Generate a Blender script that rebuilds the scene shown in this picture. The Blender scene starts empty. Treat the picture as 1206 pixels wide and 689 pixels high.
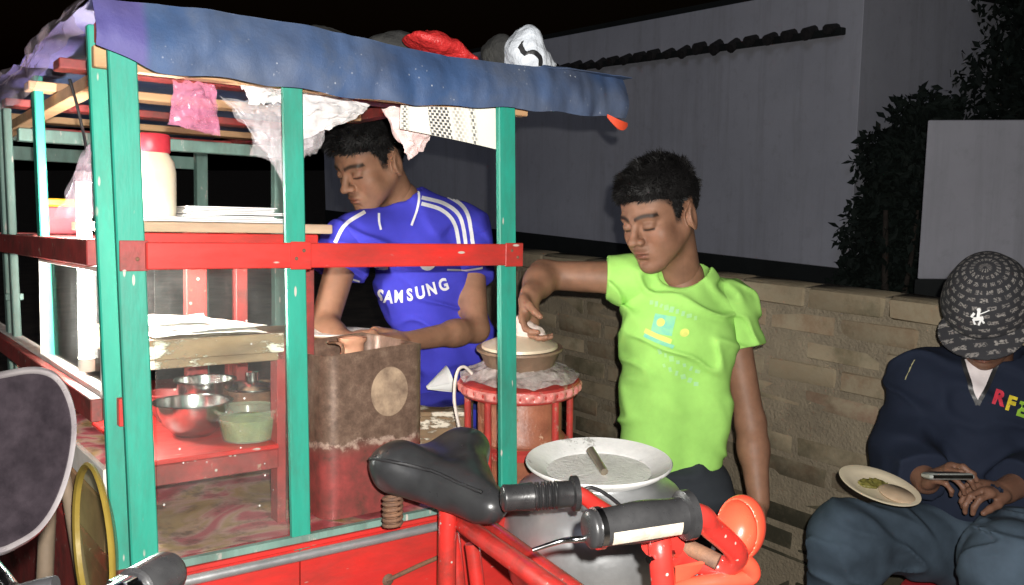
import bpy, bmesh, math, random
import numpy as np
from mathutils import Vector, Matrix
from mathutils.bvhtree import BVHTree

random.seed(7); rng = np.random.default_rng(7)
scene = bpy.context.scene
col = scene.collection
rad = math.radians

# ------------------------------------------------------------------ camera
FPX = 1052.0; PITCH = rad(8.35)
cam_d = bpy.data.cameras.new('camera'); cam_d.sensor_width = 36.0
cam_d.lens = FPX / 1206 * 36; cam_d.clip_start = .02; cam_d.clip_end = 500
cam = bpy.data.objects.new('camera', cam_d); col.objects.link(cam)
cam.location = (0, 0, 1.5); cam.rotation_euler = (rad(90) - PITCH, 0, 0)
scene.camera = cam

# ------------------------------------------------------------------ night sky
world = bpy.data.worlds.new('World'); scene.world = world; world.use_nodes = True
wt = world.node_tree
bg = wt.nodes['Background']
sky = wt.nodes.new('ShaderNodeTexSky'); sky.sky_type = 'NISHITA'; sky.sun_disc = False
sky.sun_elevation = rad(-2.0); sky.sun_rotation = rad(150); sky.air_density = 1.2; sky.dust_density = 2.0
wt.links.new(sky.outputs['Color'], bg.inputs['Color']); bg.inputs['Strength'].default_value = .012

# ------------------------------------------------------------------ flash of the photographer's phone (the night is lit by it)
fl = bpy.data.lights.new('phone_flash', 'POINT'); fl.energy = 205; fl.shadow_soft_size = .006; fl.color = (1, .965, .91)
flo = bpy.data.objects.new('phone_flash', fl); col.objects.link(flo); flo.location = (.022, -.01, 1.535)

# faint glow of the town on a night sky: one weak, very soft directional light
sun = bpy.data.lights.new('night_glow', 'SUN'); sun.energy = .14; sun.angle = rad(25); sun.color = (.80, .84, 1.0)
suno = bpy.data.objects.new('night_glow', sun); col.objects.link(suno); suno.rotation_euler = (rad(58), 0, rad(-28))

vs = scene.view_settings
vs.view_transform = 'Standard'; vs.look = 'None'; vs.gamma = 1; vs.use_curve_mapping = False; vs.exposure = 0

# ------------------------------------------------------------------ pixel helpers: a pixel gives a direction, depth comes from the thing
R_ = np.array([1, 0, 0.]); F_ = np.array([0, math.cos(PITCH), -math.sin(PITCH)]); U_ = np.array([0, math.sin(PITCH), math.cos(PITCH)])
CAM = np.array([0, 0, 1.5])
def ray(px, py): return F_ + (px - 603) / FPX * R_ + (344.5 - py) / FPX * U_
def W(px, py, Z): return CAM + Z * ray(px, py)
def nrm(v): v = np.asarray(v, float); return v / np.linalg.norm(v)
# the cart's own frame: x along its front, y along its length, z up (it stands a little tilted)
_e1 = nrm(1.328 * R_ + .047 * U_ + F_); _t = -.754 * R_ + .0757 * U_ + F_
_e2 = nrm(_t - (_t @ _e1) * _e1); _e3 = np.cross(_e1, _e2)
CO = W(150, 300, 1.22); CR = np.stack([_e1, _e2, _e3])
CM = Matrix(((_e1[0], _e2[0], _e3[0], CO[0]), (_e1[1], _e2[1], _e3[1], CO[1]), (_e1[2], _e2[2], _e3[2], CO[2]), (0, 0, 0, 1)))
def cp(px, py, a=None, b=None, c=None):
    o = CR @ (CAM - CO); d = CR @ ray(px, py)
    i, v = (0, a) if a is not None else ((1, b) if b is not None else (2, c))
    return o + d * (v - o[i]) / d[i]
def to_cart(p): return CR @ (np.asarray(p, float) - CO)
def from_cart(p): return CO + np.asarray(p, float) @ CR

# ------------------------------------------------------------------ materials
def _nodes(name):
    m = bpy.data.materials.new(name); m.use_nodes = True
    nt = m.node_tree; return m, nt, nt.nodes['Principled BSDF']
def N(nt, t, **kw):
    n = nt.nodes.new(t)
    for k, v in kw.items():
        if k in n.inputs: n.inputs[k].default_value = v
        else: setattr(n, k, v)
    return n
def ramp(nt, src, stops, interp='LINEAR'):
    r = nt.nodes.new('ShaderNodeValToRGB'); cr = r.color_ramp; cr.interpolation = interp
    while len(cr.elements) > 1: cr.elements.remove(cr.elements[-1])
    for i, (p, c) in enumerate(stops):
        if i: e = cr.elements.new(p)
        else: e = cr.elements[0]; e.position = p
        e.color = (*c, 1) if len(c) == 3 else c
    nt.links.new(src, r.inputs[0]); return r.outputs[0]
def coords(nt, scale=(1, 1, 1), kind='Object'):
    tc = nt.nodes.new('ShaderNodeTexCoord'); mp = nt.nodes.new('ShaderNodeMapping')
    mp.inputs['Scale'].default_value = scale
    nt.links.new(tc.outputs[kind], mp.inputs['Vector']); return mp.outputs[0]
def mixc(nt, fac, a, b, bt='MIX'):
    m = nt.nodes.new('ShaderNodeMix'); m.data_type = 'RGBA'; m.blend_type = bt
    for i, v in ((0, fac), (6, a), (7, b)):
        if hasattr(v, 'is_linked'): nt.links.new(v, m.inputs[i])
        elif i == 0: m.inputs[0].default_value = v
        else: m.inputs[i].default_value = (*v, 1)
    return m.outputs[2]
def noise_out(nt, vec, scale, detail=6, rough=.6):
    n = N(nt, 'ShaderNodeTexNoise', Scale=scale, Detail=detail, Roughness=rough); nt.links.new(vec, n.inputs['Vector']); return n.outputs['Fac']
def bump(nt, bs, h, strength=.3, dist=.01):
    b = N(nt, 'ShaderNodeBump', Strength=strength, Distance=dist); nt.links.new(h, b.inputs['Height']); nt.links.new(b.outputs[0], bs.inputs['Normal'])

def surf(name, c1, c2=None, scale=20, rough=.55, metallic=0, wear=None, wear_amt=.5, wear_scale=30, bump_s=.25, bump_d=.002, stretch=(1, 1, 1), spec=.5, rough_var=.15, detail=6, coat=0, grime=0):
    """a two-tone noisy surface with optional worn patches and fine relief"""
    m, nt, bs = _nodes(name)
    if c2 is None: c2 = tuple(x * .72 for x in c1)
    v = coords(nt, stretch)
    n1 = noise_out(nt, v, scale, detail)
    c = ramp(nt, n1, [(.3, c2), (.68, c1)])
    h = noise_out(nt, v, scale * 6, 4)
    if wear is not None:
        wn = noise_out(nt, v, wear_scale, 10, .72)
        w = ramp(nt, wn, [(wear_amt, (0, 0, 0)), (wear_amt + .035, (1, 1, 1))])
        c = mixc(nt, w, c, wear)
        h = mixc(nt, .5, h, w)
    if grime:
        g1 = noise_out(nt, v, scale * .35, 9, .75)
        c = mixc(nt, ramp(nt, g1, [(.46, (0, 0, 0)), (.66, (grime,) * 3)]), c, (.05, .035, .025))
        vo = N(nt, 'ShaderNodeTexVoronoi', Scale=scale * 2.4); nt.links.new(v, vo.inputs['Vector'])
        chip = mixc(nt, 1, ramp(nt, vo.outputs['Distance'], [(.10, (1, 1, 1)), (.14, (0, 0, 0))]), ramp(nt, noise_out(nt, v, scale * .8, 3), [(.50, (0, 0, 0)), (.54, (1, 1, 1))]), 'MULTIPLY')
        c = mixc(nt, chip, c, (.42, .38, .33))
    nt.links.new(c, bs.inputs['Base Color'])
    rn = noise_out(nt, v, scale * 2.3, 3)
    mr = N(nt, 'ShaderNodeMapRange'); nt.links.new(rn, mr.inputs[0])
    mr.inputs[3].default_value = max(.03, rough - rough_var); mr.inputs[4].default_value = min(1, rough + rough_var)
    nt.links.new(mr.outputs[0], bs.inputs['Roughness'])
    bs.inputs['Metallic'].default_value = metallic; bs.inputs['Specular IOR Level'].default_value = spec
    bs.inputs['Coat Weight'].default_value = coat
    if bump_s: bump(nt, bs, h, bump_s, bump_d)
    return m

def film(name, tint, opacity=.3, rough=.15, bump_s=.6, scale=14, white=.0):
    """thin see-through plastic or glass sheet: part transparent, part glossy and hazy"""
    m, nt, bs = _nodes(name); out = nt.nodes['Material Output']
    v = coords(nt)
    bs.inputs['Base Color'].default_value = (*tint, 1); bs.inputs['Roughness'].default_value = rough
    n = noise_out(nt, v, scale, 5)
    bump(nt, bs, n, bump_s * .5, .008)
    tr = nt.nodes.new('ShaderNodeBsdfTransparent')
    tr.inputs[0].default_value = tuple(1 - (1 - x) * .35 for x in tint) + (1,)
    mx = nt.nodes.new('ShaderNodeMixShader')
    o = ramp(nt, n, [(.3, (opacity * .6,) * 3), (.7, (min(1, opacity * 1.5),) * 3)])
    nt.links.new(o, mx.inputs[0]); nt.links.new(tr.outputs[0], mx.inputs[1]); nt.links.new(bs.outputs[0], mx.inputs[2])
    nt.links.new(mx.outputs[0], out.inputs[0]); return m

def pane_glass(name, dust=.02, tint=(.96, .98, .97)):
    """flat glass: clear, fresnel reflection, a film of dust and dried droplets"""
    m, nt, bs = _nodes(name); out = nt.nodes['Material Output']
    tr = nt.nodes.new('ShaderNodeBsdfTransparent'); tr.inputs[0].default_value = (*tint, 1)
    gl = nt.nodes.new('ShaderNodeBsdfGlossy'); gl.inputs['Roughness'].default_value = .03
    lw = N(nt, 'ShaderNodeFresnel', IOR=1.45)
    mx = nt.nodes.new('ShaderNodeMixShader')
    fm = N(nt, 'ShaderNodeMath', operation='MULTIPLY'); nt.links.new(lw.outputs[0], fm.inputs[0]); fm.inputs[1].default_value = .45
    nt.links.new(fm.outputs[0], mx.inputs[0]); nt.links.new(tr.outputs[0], mx.inputs[1]); nt.links.new(gl.outputs[0], mx.inputs[2])
    v = coords(nt)
    n1 = noise_out(nt, v, 9, 8, .7)
    vo = N(nt, 'ShaderNodeTexVoronoi', Scale=46); nt.links.new(v, vo.inputs['Vector'])
    drops = ramp(nt, vo.outputs['Distance'], [(.06, (.8, .8, .8)), (.085, (0, 0, 0))])
    du = ramp(nt, n1, [(.35, (dust * .4,) * 3), (.75, (dust * 2,) * 3)])
    dm = ramp(nt, noise_out(nt, v, 21, 3), [(.56, (0, 0, 0)), (.62, (1, 1, 1))])
    f = mixc(nt, 1, du, mixc(nt, 1, drops, dm, 'MULTIPLY'), 'ADD')
    bs.inputs['Base Color'].default_value = (.75, .73, .7, 1); bs.inputs['Roughness'].default_value = .7
    m2 = nt.nodes.new('ShaderNodeMixShader')
    nt.links.new(f, m2.inputs[0]); nt.links.new(mx.outputs[0], m2.inputs[1]); nt.links.new(bs.outputs[0], m2.inputs[2])
    nt.links.new(m2.outputs[0], out.inputs[0]); return m

def attr_mat(name, rough=.5, spec=.4, sss=0, bump_scale=0, bump_s=.15, bump_d=.001, tone=.0, tone_scale=30, sheen=0):
    """colour comes from the mesh's own colour attribute (skin features, dyed cloth, prints)"""
    m, nt, bs = _nodes(name)
    a = nt.nodes.new('ShaderNodeAttribute'); a.attribute_name = 'Col'
    c = a.outputs['Color']; v = coords(nt)
    if tone:
        n = noise_out(nt, v, tone_scale, 5)
        k = ramp(nt, n, [(.25, (1 - tone,) * 3), (.75, (1 + tone * .3,) * 3)])
        c = mixc(nt, 1, c, k, 'MULTIPLY')
    nt.links.new(c, bs.inputs['Base Color'])
    bs.inputs['Roughness'].default_value = rough; bs.inputs['Specular IOR Level'].default_value = spec
    bs.inputs['Sheen Weight'].default_value = sheen
    if sss:
        bs.inputs['Subsurface Weight'].default_value = sss; bs.inputs['Subsurface Radius'].default_value = (.008, .003, .0015); bs.inputs['Subsurface Scale'].default_value = 1
    if bump_scale:
        bump(nt, bs, noise_out(nt, v, bump_scale, 3), bump_s, bump_d)
    return m
def glow(name, c, s):
    m, nt, bs = _nodes(name); bs.inputs['Base Color'].default_value = (*c, 1)
    bs.inputs['Emission Color'].default_value = (*c, 1); bs.inputs['Emission Strength'].default_value = s; return m

# ------------------------------------------------------------------ mesh helpers: every shape is (V, F)
def join(*vfs):
    V = []; F = []; o = 0
    for v, f in vfs:
        v = np.asarray(v, float).reshape(-1, 3); V.append(v)
        F += [tuple(int(i) + o for i in q) for q in f]; o += len(v)
    return np.concatenate(V), F
def shift(vf, d): return np.asarray(vf[0], float) + np.asarray(d, float), vf[1]
def rot(vf, axis, ang, about=(0, 0, 0)):
    Rm = np.array(Matrix.Rotation(ang, 3, Vector(axis))); a = np.asarray(about, float)
    return (np.asarray(vf[0], float) - a) @ Rm.T + a, vf[1]
def box(x, y, z, ch=.0015):
    """box with chamfered edges along z and slightly inset ends"""
    (x0, x1), (y0, y1), (z0, z1) = x, y, z
    c = min(ch, (x1 - x0) * .3, (y1 - y0) * .3, (z1 - z0) * .3)
    def ring(zz, i):
        return [(x0 + c + i, y0 + i, zz), (x1 - c - i, y0 + i, zz), (x1 - i, y0 + c + i, zz), (x1 - i, y1 - c - i, zz),
                (x1 - c - i, y1 - i, zz), (x0 + c + i, y1 - i, zz), (x0 + i, y1 - c - i, zz), (x0 + i, y0 + c + i, zz)]
    V = ring(z0, c) + ring(z0 + c, 0) + ring(z1 - c, 0) + ring(z1, c)
    F = [tuple(range(7, -1, -1)), tuple(range(24, 32))]
    for k in range(3):
        for i in range(8):
            j = (i + 1) % 8; F.append((k * 8 + i, k * 8 + j, (k + 1) * 8 + j, (k + 1) * 8 + i))
    return np.array(V, float), F
def beam(p0, p1, w, d, side=(1, 0, 0), ch=.002):
    """chamfered bar from p0 to p1; w along side, d across it"""
    p0 = np.asarray(p0, float); p1 = np.asarray(p1, float); ax = p1 - p0; L = np.linalg.norm(ax); z = ax / L
    x = np.asarray(side, float); x = nrm(x - (x @ z) * z); y = np.cross(z, x)
    V, F = box((-w / 2, w / 2), (-d / 2, d / 2), (0, L), ch)
    return p0 + V @ np.stack([x, y, z]), F
def tube(pts, r, n=10, caps=True):
    P = np.asarray(pts, float); k = len(P); rr = np.full(k, r, float) if np.isscalar(r) else np.asarray(r, float)
    T = np.gradient(P, axis=0); T /= np.linalg.norm(T, axis=1)[:, None] + 1e-12
    ref = np.array([0, 0, 1.]) if abs(T[0][2]) < .9 else np.array([1., 0, 0])
    V = []; x = nrm(np.cross(T[0], ref))
    for i in range(k):
        x = nrm(x - (x @ T[i]) * T[i]); y = np.cross(T[i], x)
        for j in range(n):
            a = 2 * math.pi * j / n; V.append(P[i] + rr[i] * (math.cos(a) * x + math.sin(a) * y))
    F = []
    for i in range(k - 1):
        for j in range(n):
            q = (j + 1) % n; F.append((i * n + j, i * n + q, (i + 1) * n + q, (i + 1) * n + j))
    if caps: F += [tuple(range(n - 1, -1, -1)), tuple((k - 1) * n + j for j in range(n))]
    return np.array(V), F
def smooth_path(pts, n=8):
    """Catmull-Rom through the points"""
    P = np.asarray(pts, float); P = np.vstack([2 * P[0] - P[1], P, 2 * P[-1] - P[-2]]); out = []
    for i in range(1, len(P) - 2):
        for t in np.linspace(0, 1, n, endpoint=False):
            a, b, c, d = P[i - 1:i + 3]
            out.append(.5 * ((2 * b) + (c - a) * t + (2 * a - 5 * b + 4 * c - d) * t * t + (3 * b - a - 3 * c + d) * t ** 3))
    out.append(P[-2]); return np.array(out)
def lathe(prof, n=40, caps=(False, False)):
    V = []; F = []; k = len(prof)
    for r, z in prof:
        for j in range(n):
            a = 2 * math.pi * j / n; V.append((r * math.cos(a), r * math.sin(a), z))
    for i in range(k - 1):
        for j in range(n):
            q = (j + 1) % n; F.append((i * n + j, i * n + q, (i + 1) * n + q, (i + 1) * n + j))
    if caps[0]: F.append(tuple(range(n - 1, -1, -1)))
    if caps[1]: F.append(tuple((k - 1) * n + j for j in range(n)))
    return np.array(V, float), F
def sheet(fn, nu, nv):
    V = [fn(i / nu, j / nv) for i in range(nu + 1) for j in range(nv + 1)]
    F = [(i * (nv + 1) + j, (i + 1) * (nv + 1) + j, (i + 1) * (nv + 1) + j + 1, i * (nv + 1) + j + 1) for i in range(nu) for j in range(nv)]
    return np.array(V, float), F
def thick(vf, t):
    """give a sheet thickness"""
    V, F = vf; me = bpy.data.meshes.new('tmp'); me.from_pydata([tuple(v) for v in V], [], F); me.update()
    nn = np.zeros(len(V) * 3); me.vertices.foreach_get('normal', nn); nn = nn.reshape(-1, 3)
    cnt = {}
    for f in F:
        for i in range(len(f)):
            e = (f[i], f[(i + 1) % len(f)]); cnt[e] = cnt.get(e, 0) + 1
    o = len(V); V2 = np.vstack([V + nn * t / 2, V - nn * t / 2]); F2 = list(F) + [tuple(i + o for i in reversed(f)) for f in F]
    for (a, b) in cnt:
        if (b, a) not in cnt: F2.append((b, a, a + o, b + o))
    bpy.data.meshes.remove(me); return V2, F2

def mesh_of(name, vf, mat, smooth=None, colors=None, mats=None, midx=None):
    V, F = vf
    me = bpy.data.meshes.new(name); me.from_pydata(np.asarray(V, float).tolist(), [], [tuple(map(int, f)) for f in F]); me.update()
    for m in (mats or [mat]): me.materials.append(m)
    if midx is not None: me.polygons.foreach_set('material_index', np.asarray(midx, np.int32))
    if smooth is not None:
        me.polygons.foreach_set('use_smooth', np.ones(len(me.polygons), bool))
        if smooth < 179: me.set_sharp_from_angle(angle=rad(smooth))
    if colors is not None:
        at = me.color_attributes.new('Col', 'FLOAT_COLOR', 'POINT')
        c = np.ones((len(V), 4), np.float32); c[:, :3] = colors; at.data.foreach_set('color', c.ravel())
    return me
def tag(o, label, cat, group=None, kind=None):
    if label: o['label'] = label
    if cat: o['category'] = cat
    if group: o['group'] = group
    if kind: o['kind'] = kind
    return o
def mk(name, vf, mat, parent=None, M=None, smooth=None, label=None, cat=None, group=None, kind=None, colors=None, base=None, **kw):
    if base is not None: vf = (np.asarray(vf[0], float) - np.asarray(base, float), vf[1])
    o = bpy.data.objects.new(name, mesh_of(name, vf, mat, smooth, colors, **kw)); col.objects.link(o)
    if parent is not None: o.parent = parent
    if M is not None: o.matrix_basis = M
    elif base is not None and parent is None: o.location = Vector(base)
    return tag(o, label, cat, group, kind)
def thing(name, label, cat, M=None, loc=None, group=None):
    o = bpy.data.objects.new(name, None); col.objects.link(o); o.empty_display_size = .05
    if M is not None: o.matrix_basis = M
    if loc is not None: o.location = Vector(loc)
    return tag(o, label, cat, group)
def CT(a, b, c, rz=0): return CM @ Matrix.Translation((a, b, c)) @ Matrix.Rotation(rz, 4, 'Z')

# ------------------------------------------------------------------ noise + signed-distance modelling for organic shapes
_LAT = rng.random((32, 32, 32)).astype(np.float32) * 2 - 1
def vnoise(P, s, off=0):
    q = np.asarray(P, np.float32) * s + off; i = np.floor(q).astype(int); f = q - i; f = f * f * (3 - 2 * f); i &= 31; j = (i + 1) & 31
    x0, y0, z0 = i[..., 0], i[..., 1], i[..., 2]; x1, y1, z1 = j[..., 0], j[..., 1], j[..., 2]; fx, fy, fz = f[..., 0], f[..., 1], f[..., 2]
    L = _LAT
    a = L[x0, y0, z0] * (1 - fx) + L[x1, y0, z0] * fx; b = L[x0, y1, z0] * (1 - fx) + L[x1, y1, z0] * fx
    c = L[x0, y0, z1] * (1 - fx) + L[x1, y0, z1] * fx; d = L[x0, y1, z1] * (1 - fx) + L[x1, y1, z1] * fx
    return (a * (1 - fy) + b * fy) * (1 - fz) + (c * (1 - fy) + d * fy) * fz
def fbm(P, s, o=3, off=0):
    r = 0; a = 1.
    for k in range(o): r = r + a * vnoise(P, s * 2 ** k, off + 7.3 * k); a *= .5
    return r
class SDF:
    def __init__(s, M=None): s.ops = []; s.M = M          # M: (R 3x3, t) placing the local prims
    def _p(s, p):
        p = np.asarray(p, float)
        return p if s.M is None else s.M[0] @ p + s.M[1]
    def _r(s, Rm):
        Rm = np.eye(3) if Rm is None else np.asarray(Rm, float)
        return Rm if s.M is None else s.M[0] @ Rm
    def cap(s, p0, p1, r0, r1=None, k=.02, op='u', flat=None):
        p0 = s._p(p0); p1 = s._p(p1); r1 = r0 if r1 is None else r1
        if flat is not None: flat = (nrm(flat[0]) if s.M is None else s.M[0] @ nrm(flat[0]), flat[1])
        rm = max(r0, r1); s.ops.append(('cap', op, k, np.minimum(p0, p1) - rm, np.maximum(p0, p1) + rm, (p0, p1, r0, r1, flat))); return s
    def ell(s, c, r, Rm=None, k=.02, op='u'):
        c = s._p(c); r = np.asarray(r, float) * np.ones(3); Rm = s._r(Rm); e = np.abs(Rm) @ r
        s.ops.append(('ell', op, k, c - e, c + e, (c, r, Rm))); return s
    def cyl(s, p0, p1, R, k=.003, op='s'):
        p0 = s._p(p0); p1 = s._p(p1)
        s.ops.append(('cyl', op, k, np.minimum(p0, p1) - R, np.maximum(p0, p1) + R, (p0, p1, R))); return s
    def half(s, p, n, k=.003):
        p = s._p(p); n = nrm(n) if s.M is None else s.M[0] @ nrm(n)
        s.ops.append(('half', 'i', k, None, None, (p, n))); return s
    def mesh(s, h, disp=None, pad=.01):
        lo = np.min([o[3] for o in s.ops if o[1] == 'u'], 0) - pad - 2 * h; hi = np.max([o[4] for o in s.ops if o[1] == 'u'], 0) + pad + 2 * h
        n = np.ceil((hi - lo) / h).astype(int) + 1; Fv = np.full(n, .5, np.float32)
        ax = [(lo[i] + h * np.arange(n[i])).astype(np.float32) for i in range(3)]
        ops = s.ops if disp is None else [o for o in s.ops if o[1] == 'u'] + [None] + [o for o in s.ops if o[1] != 'u']
        for op_ in ops:
            if op_ is None:          # fold the cloth before necklines and hems are cut
                bi = np.argwhere(np.abs(Fv) < .03); P = lo + h * bi; Fv[tuple(bi.T)] += disp(P).astype(np.float32); continue
            t, op, k, blo, bhi, a = op_
            if blo is None: i0 = np.zeros(3, int); i1 = n
            else:
                mg = k + 4 * h; i0 = np.clip(((blo - mg - lo) / h).astype(int), 0, n); i1 = np.clip(np.ceil((bhi + mg - lo) / h).astype(int) + 1, 0, n)
            if np.any(i1 <= i0): continue
            sl = tuple(slice(i0[d], i1[d]) for d in range(3))
            P = np.stack(np.meshgrid(*[ax[d][sl[d]] for d in range(3)], indexing='ij'), -1)
            if t == 'cap':
                p0, p1, r0, r1, flat = a; q = P - p0; v = p1 - p0
                if flat is not None:
                    nn, sc = flat; q = q + nn * ((q @ nn) * (1 / sc - 1))[..., None]; v = v + nn * ((v @ nn) * (1 / sc - 1))
                L2 = v @ v + 1e-12; tt = np.clip((q @ v) / L2, 0, 1)
                d = np.linalg.norm(q - tt[..., None] * v, axis=-1) - (r0 + (r1 - r0) * tt)
                if flat is not None: d = d * min(1, flat[1] * 1.2)
            elif t == 'ell':
                c, r, Rm = a; q = (P - c) @ Rm; k0 = np.linalg.norm(q / r, axis=-1); k1 = np.linalg.norm(q / (r * r), axis=-1) + 1e-9
                d = k0 * (k0 - 1) / k1
            elif t == 'cyl':
                p0, p1, R = a; v = p1 - p0; L = np.linalg.norm(v); v = v / L; q = P - p0; x = q @ v
                d = np.maximum(np.linalg.norm(q - x[..., None] * v, axis=-1) - R, np.maximum(-x, x - L))
            else:
                p, nn = a; d = (P - p) @ nn
            d = d.astype(np.float32); A = Fv[sl]
            if op == 'u':
                hh = np.clip(.5 + .5 * (A - d) / k, 0, 1); Fv[sl] = A * (1 - hh) + d * hh - k * hh * (1 - hh)
            else:
                if op == 's': d = -d
                hh = np.clip(.5 - .5 * (A - d) / k, 0, 1); Fv[sl] = A * (1 - hh) + d * hh + k * hh * (1 - hh)
        return nets(Fv, lo, h)
def nets(Fv, lo, h):
    ins = Fv < 0; n = np.array(Fv.shape) - 1
    cnt = np.zeros(n, np.int8)
    for a in (0, 1):
        for b in (0, 1):
            for c in (0, 1): cnt += ins[a:a + n[0], b:b + n[1], c:c + n[2]]
    act = (cnt > 0) & (cnt < 8); ai = np.argwhere(act); idx = np.full(n, -1, np.int64); idx[act] = np.arange(len(ai))
    acc = np.zeros((len(ai), 3)); k = np.zeros(len(ai))
    cs = [(a, b, c) for a in (0, 1) for b in (0, 1) for c in (0, 1)]
    for i, A in enumerate(cs):
        for B in cs[i + 1:]:
            if sum(abs(x - y) for x, y in zip(A, B)) != 1: continue
            fa = Fv[tuple((ai + A).T)]; fb = Fv[tuple((ai + B).T)]; m = (fa < 0) != (fb < 0)
            t = fa[m] / (fa[m] - fb[m]); acc[m] += np.array(A) + t[:, None] * (np.array(B) - np.array(A)); k[m] += 1
    V = lo + h * (ai + acc / k[:, None]); Fs = []
    for ax in range(3):
        u, v = (ax + 1) % 3, (ax + 2) % 3
        s0 = [slice(None)] * 3; s0[ax] = slice(0, -1); s1 = [slice(None)] * 3; s1[ax] = slice(1, None)
        ch = ins[tuple(s0)] != ins[tuple(s1)]; e = np.argwhere(ch)
        e = e[(e[:, u] > 0) & (e[:, v] > 0) & (e[:, u] < n[u]) & (e[:, v] < n[v])]
        du = np.zeros(3, int); du[u] = 1; dv = np.zeros(3, int); dv[v] = 1
        q = np.stack([idx[tuple((e - du - dv).T)], idx[tuple((e - dv).T)], idx[tuple(e.T)], idx[tuple((e - du).T)]], 1)
        fl_ = ~ins[tuple(e.T)]; q[fl_] = q[fl_][:, ::-1]; Fs.append(q)
    Fq = np.concatenate(Fs); Fq = Fq[(Fq >= 0).all(1)]
    return V, Fq.tolist()
def biggest(vf):
    """keep only the largest connected piece"""
    V, F = vf
    if not F: return vf
    par = list(range(len(V)))
    def find(a):
        while par[a] != a: par[a] = par[par[a]]; a = par[a]
        return a
    for f in F:
        r = find(f[0])
        for i in f[1:]: par[find(i)] = r
    cnt = {}
    for f in F: cnt[find(f[0])] = cnt.get(find(f[0]), 0) + 1
    b = max(cnt, key=cnt.get); F = [f for f in F if find(f[0]) == b]; u = sorted({i for f in F for i in f}); mp = {o: i for i, o in enumerate(u)}
    return np.asarray(V)[u], [tuple(mp[i] for i in f) for f in F]
def bvh(vf): return BVHTree.FromPolygons([tuple(v) for v in vf[0]], [tuple(f) for f in vf[1]])
def snap(P, tree, off):
    out = []
    for p in P:
        l, nn, i, d = tree.find_nearest(Vector(p)); out.append(np.array(l) + np.array(nn) * off)
    return np.array(out)
def ribbon(path, across, w, tree, off=.002, nw=3, n=10):
    """strip of width w snapped onto a surface"""
    P = smooth_path(path, n); across = np.asarray(across, float)
    T = np.gradient(P, axis=0); V = []
    for p, t in zip(P, T):
        a = across - (across @ nrm(t)) * nrm(t); a = nrm(a)
        for j in range(nw): V.append(p + a * w * (j / (nw - 1) - .5))
    V = snap(V, tree, off); k = len(P)
    return V, [(i * nw + j, (i + 1) * nw + j, (i + 1) * nw + j + 1, i * nw + j + 1) for i in range(k - 1) for j in range(nw - 1)]
def text_vf(s, size, bold=.0, spacing=1.0, cuts=1):
    cu = bpy.data.curves.new('t', 'FONT'); cu.body = s; cu.size = size; cu.offset = bold; cu.space_character = spacing; cu.align_x = 'CENTER'; cu.align_y = 'CENTER'; cu.resolution_u = 3
    o = bpy.data.objects.new('t', cu); col.objects.link(o); dg = bpy.context.evaluated_depsgraph_get()
    me = bpy.data.meshes.new_from_object(o.evaluated_get(dg)); bm = bmesh.new(); bm.from_mesh(me)
    bmesh.ops.remove_doubles(bm, verts=bm.verts[:], dist=size * 1e-3); bmesh.ops.triangulate(bm, faces=bm.faces[:]); bmesh.ops.subdivide_edges(bm, edges=bm.edges[:], cuts=cuts) if cuts else None
    V = np.array([v.co[:] for v in bm.verts]); bm.verts.index_update(); F = [tuple(v.index for v in f.verts) for f in bm.faces]
    bm.free(); bpy.data.objects.remove(o); bpy.data.curves.remove(cu); bpy.data.meshes.remove(me); return V, F
def decal(vf2, o, ux, uy, d, tree, off=.002, start=.3):
    """print a flat shape onto a surface along d"""
    V = []; o = np.asarray(o, float); d = nrm(d); keep = []
    for x, y, _ in vf2[0]:
        p = o + np.asarray(ux) * x + np.asarray(uy) * y; h = tree.ray_cast(Vector(p - d * start), Vector(d))
        if h[0] is None: keep.append(False); V.append(p)
        else: keep.append(True); V.append(np.array(h[0]) - d * off)
    return np.array(V), [f for f in vf2[1] if all(keep[i] for i in f)]
def disc(r, n=24): return np.array([(0, 0, 0)] + [(r * math.cos(2 * math.pi * i / n), r * math.sin(2 * math.pi * i / n), 0) for i in range(n)]), [(0, i + 1, (i + 1) % n + 1) for i in range(n)]
def rect(w, h, nx=6, ny=6): return sheet(lambda u, v: ((u - .5) * w, (v - .5) * h, 0), nx, ny)

# ================================================================== THE SETTING
m_ground = surf('packed_dirt', (.16, .13, .10), (.07, .06, .05), scale=4, rough=.9, bump_s=.6, bump_d=.02)
mk('ground', sheet(lambda u, v: ((u - .5) * 300, (v - .5) * 300, 0), 2, 2), m_ground, kind='structure')

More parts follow.
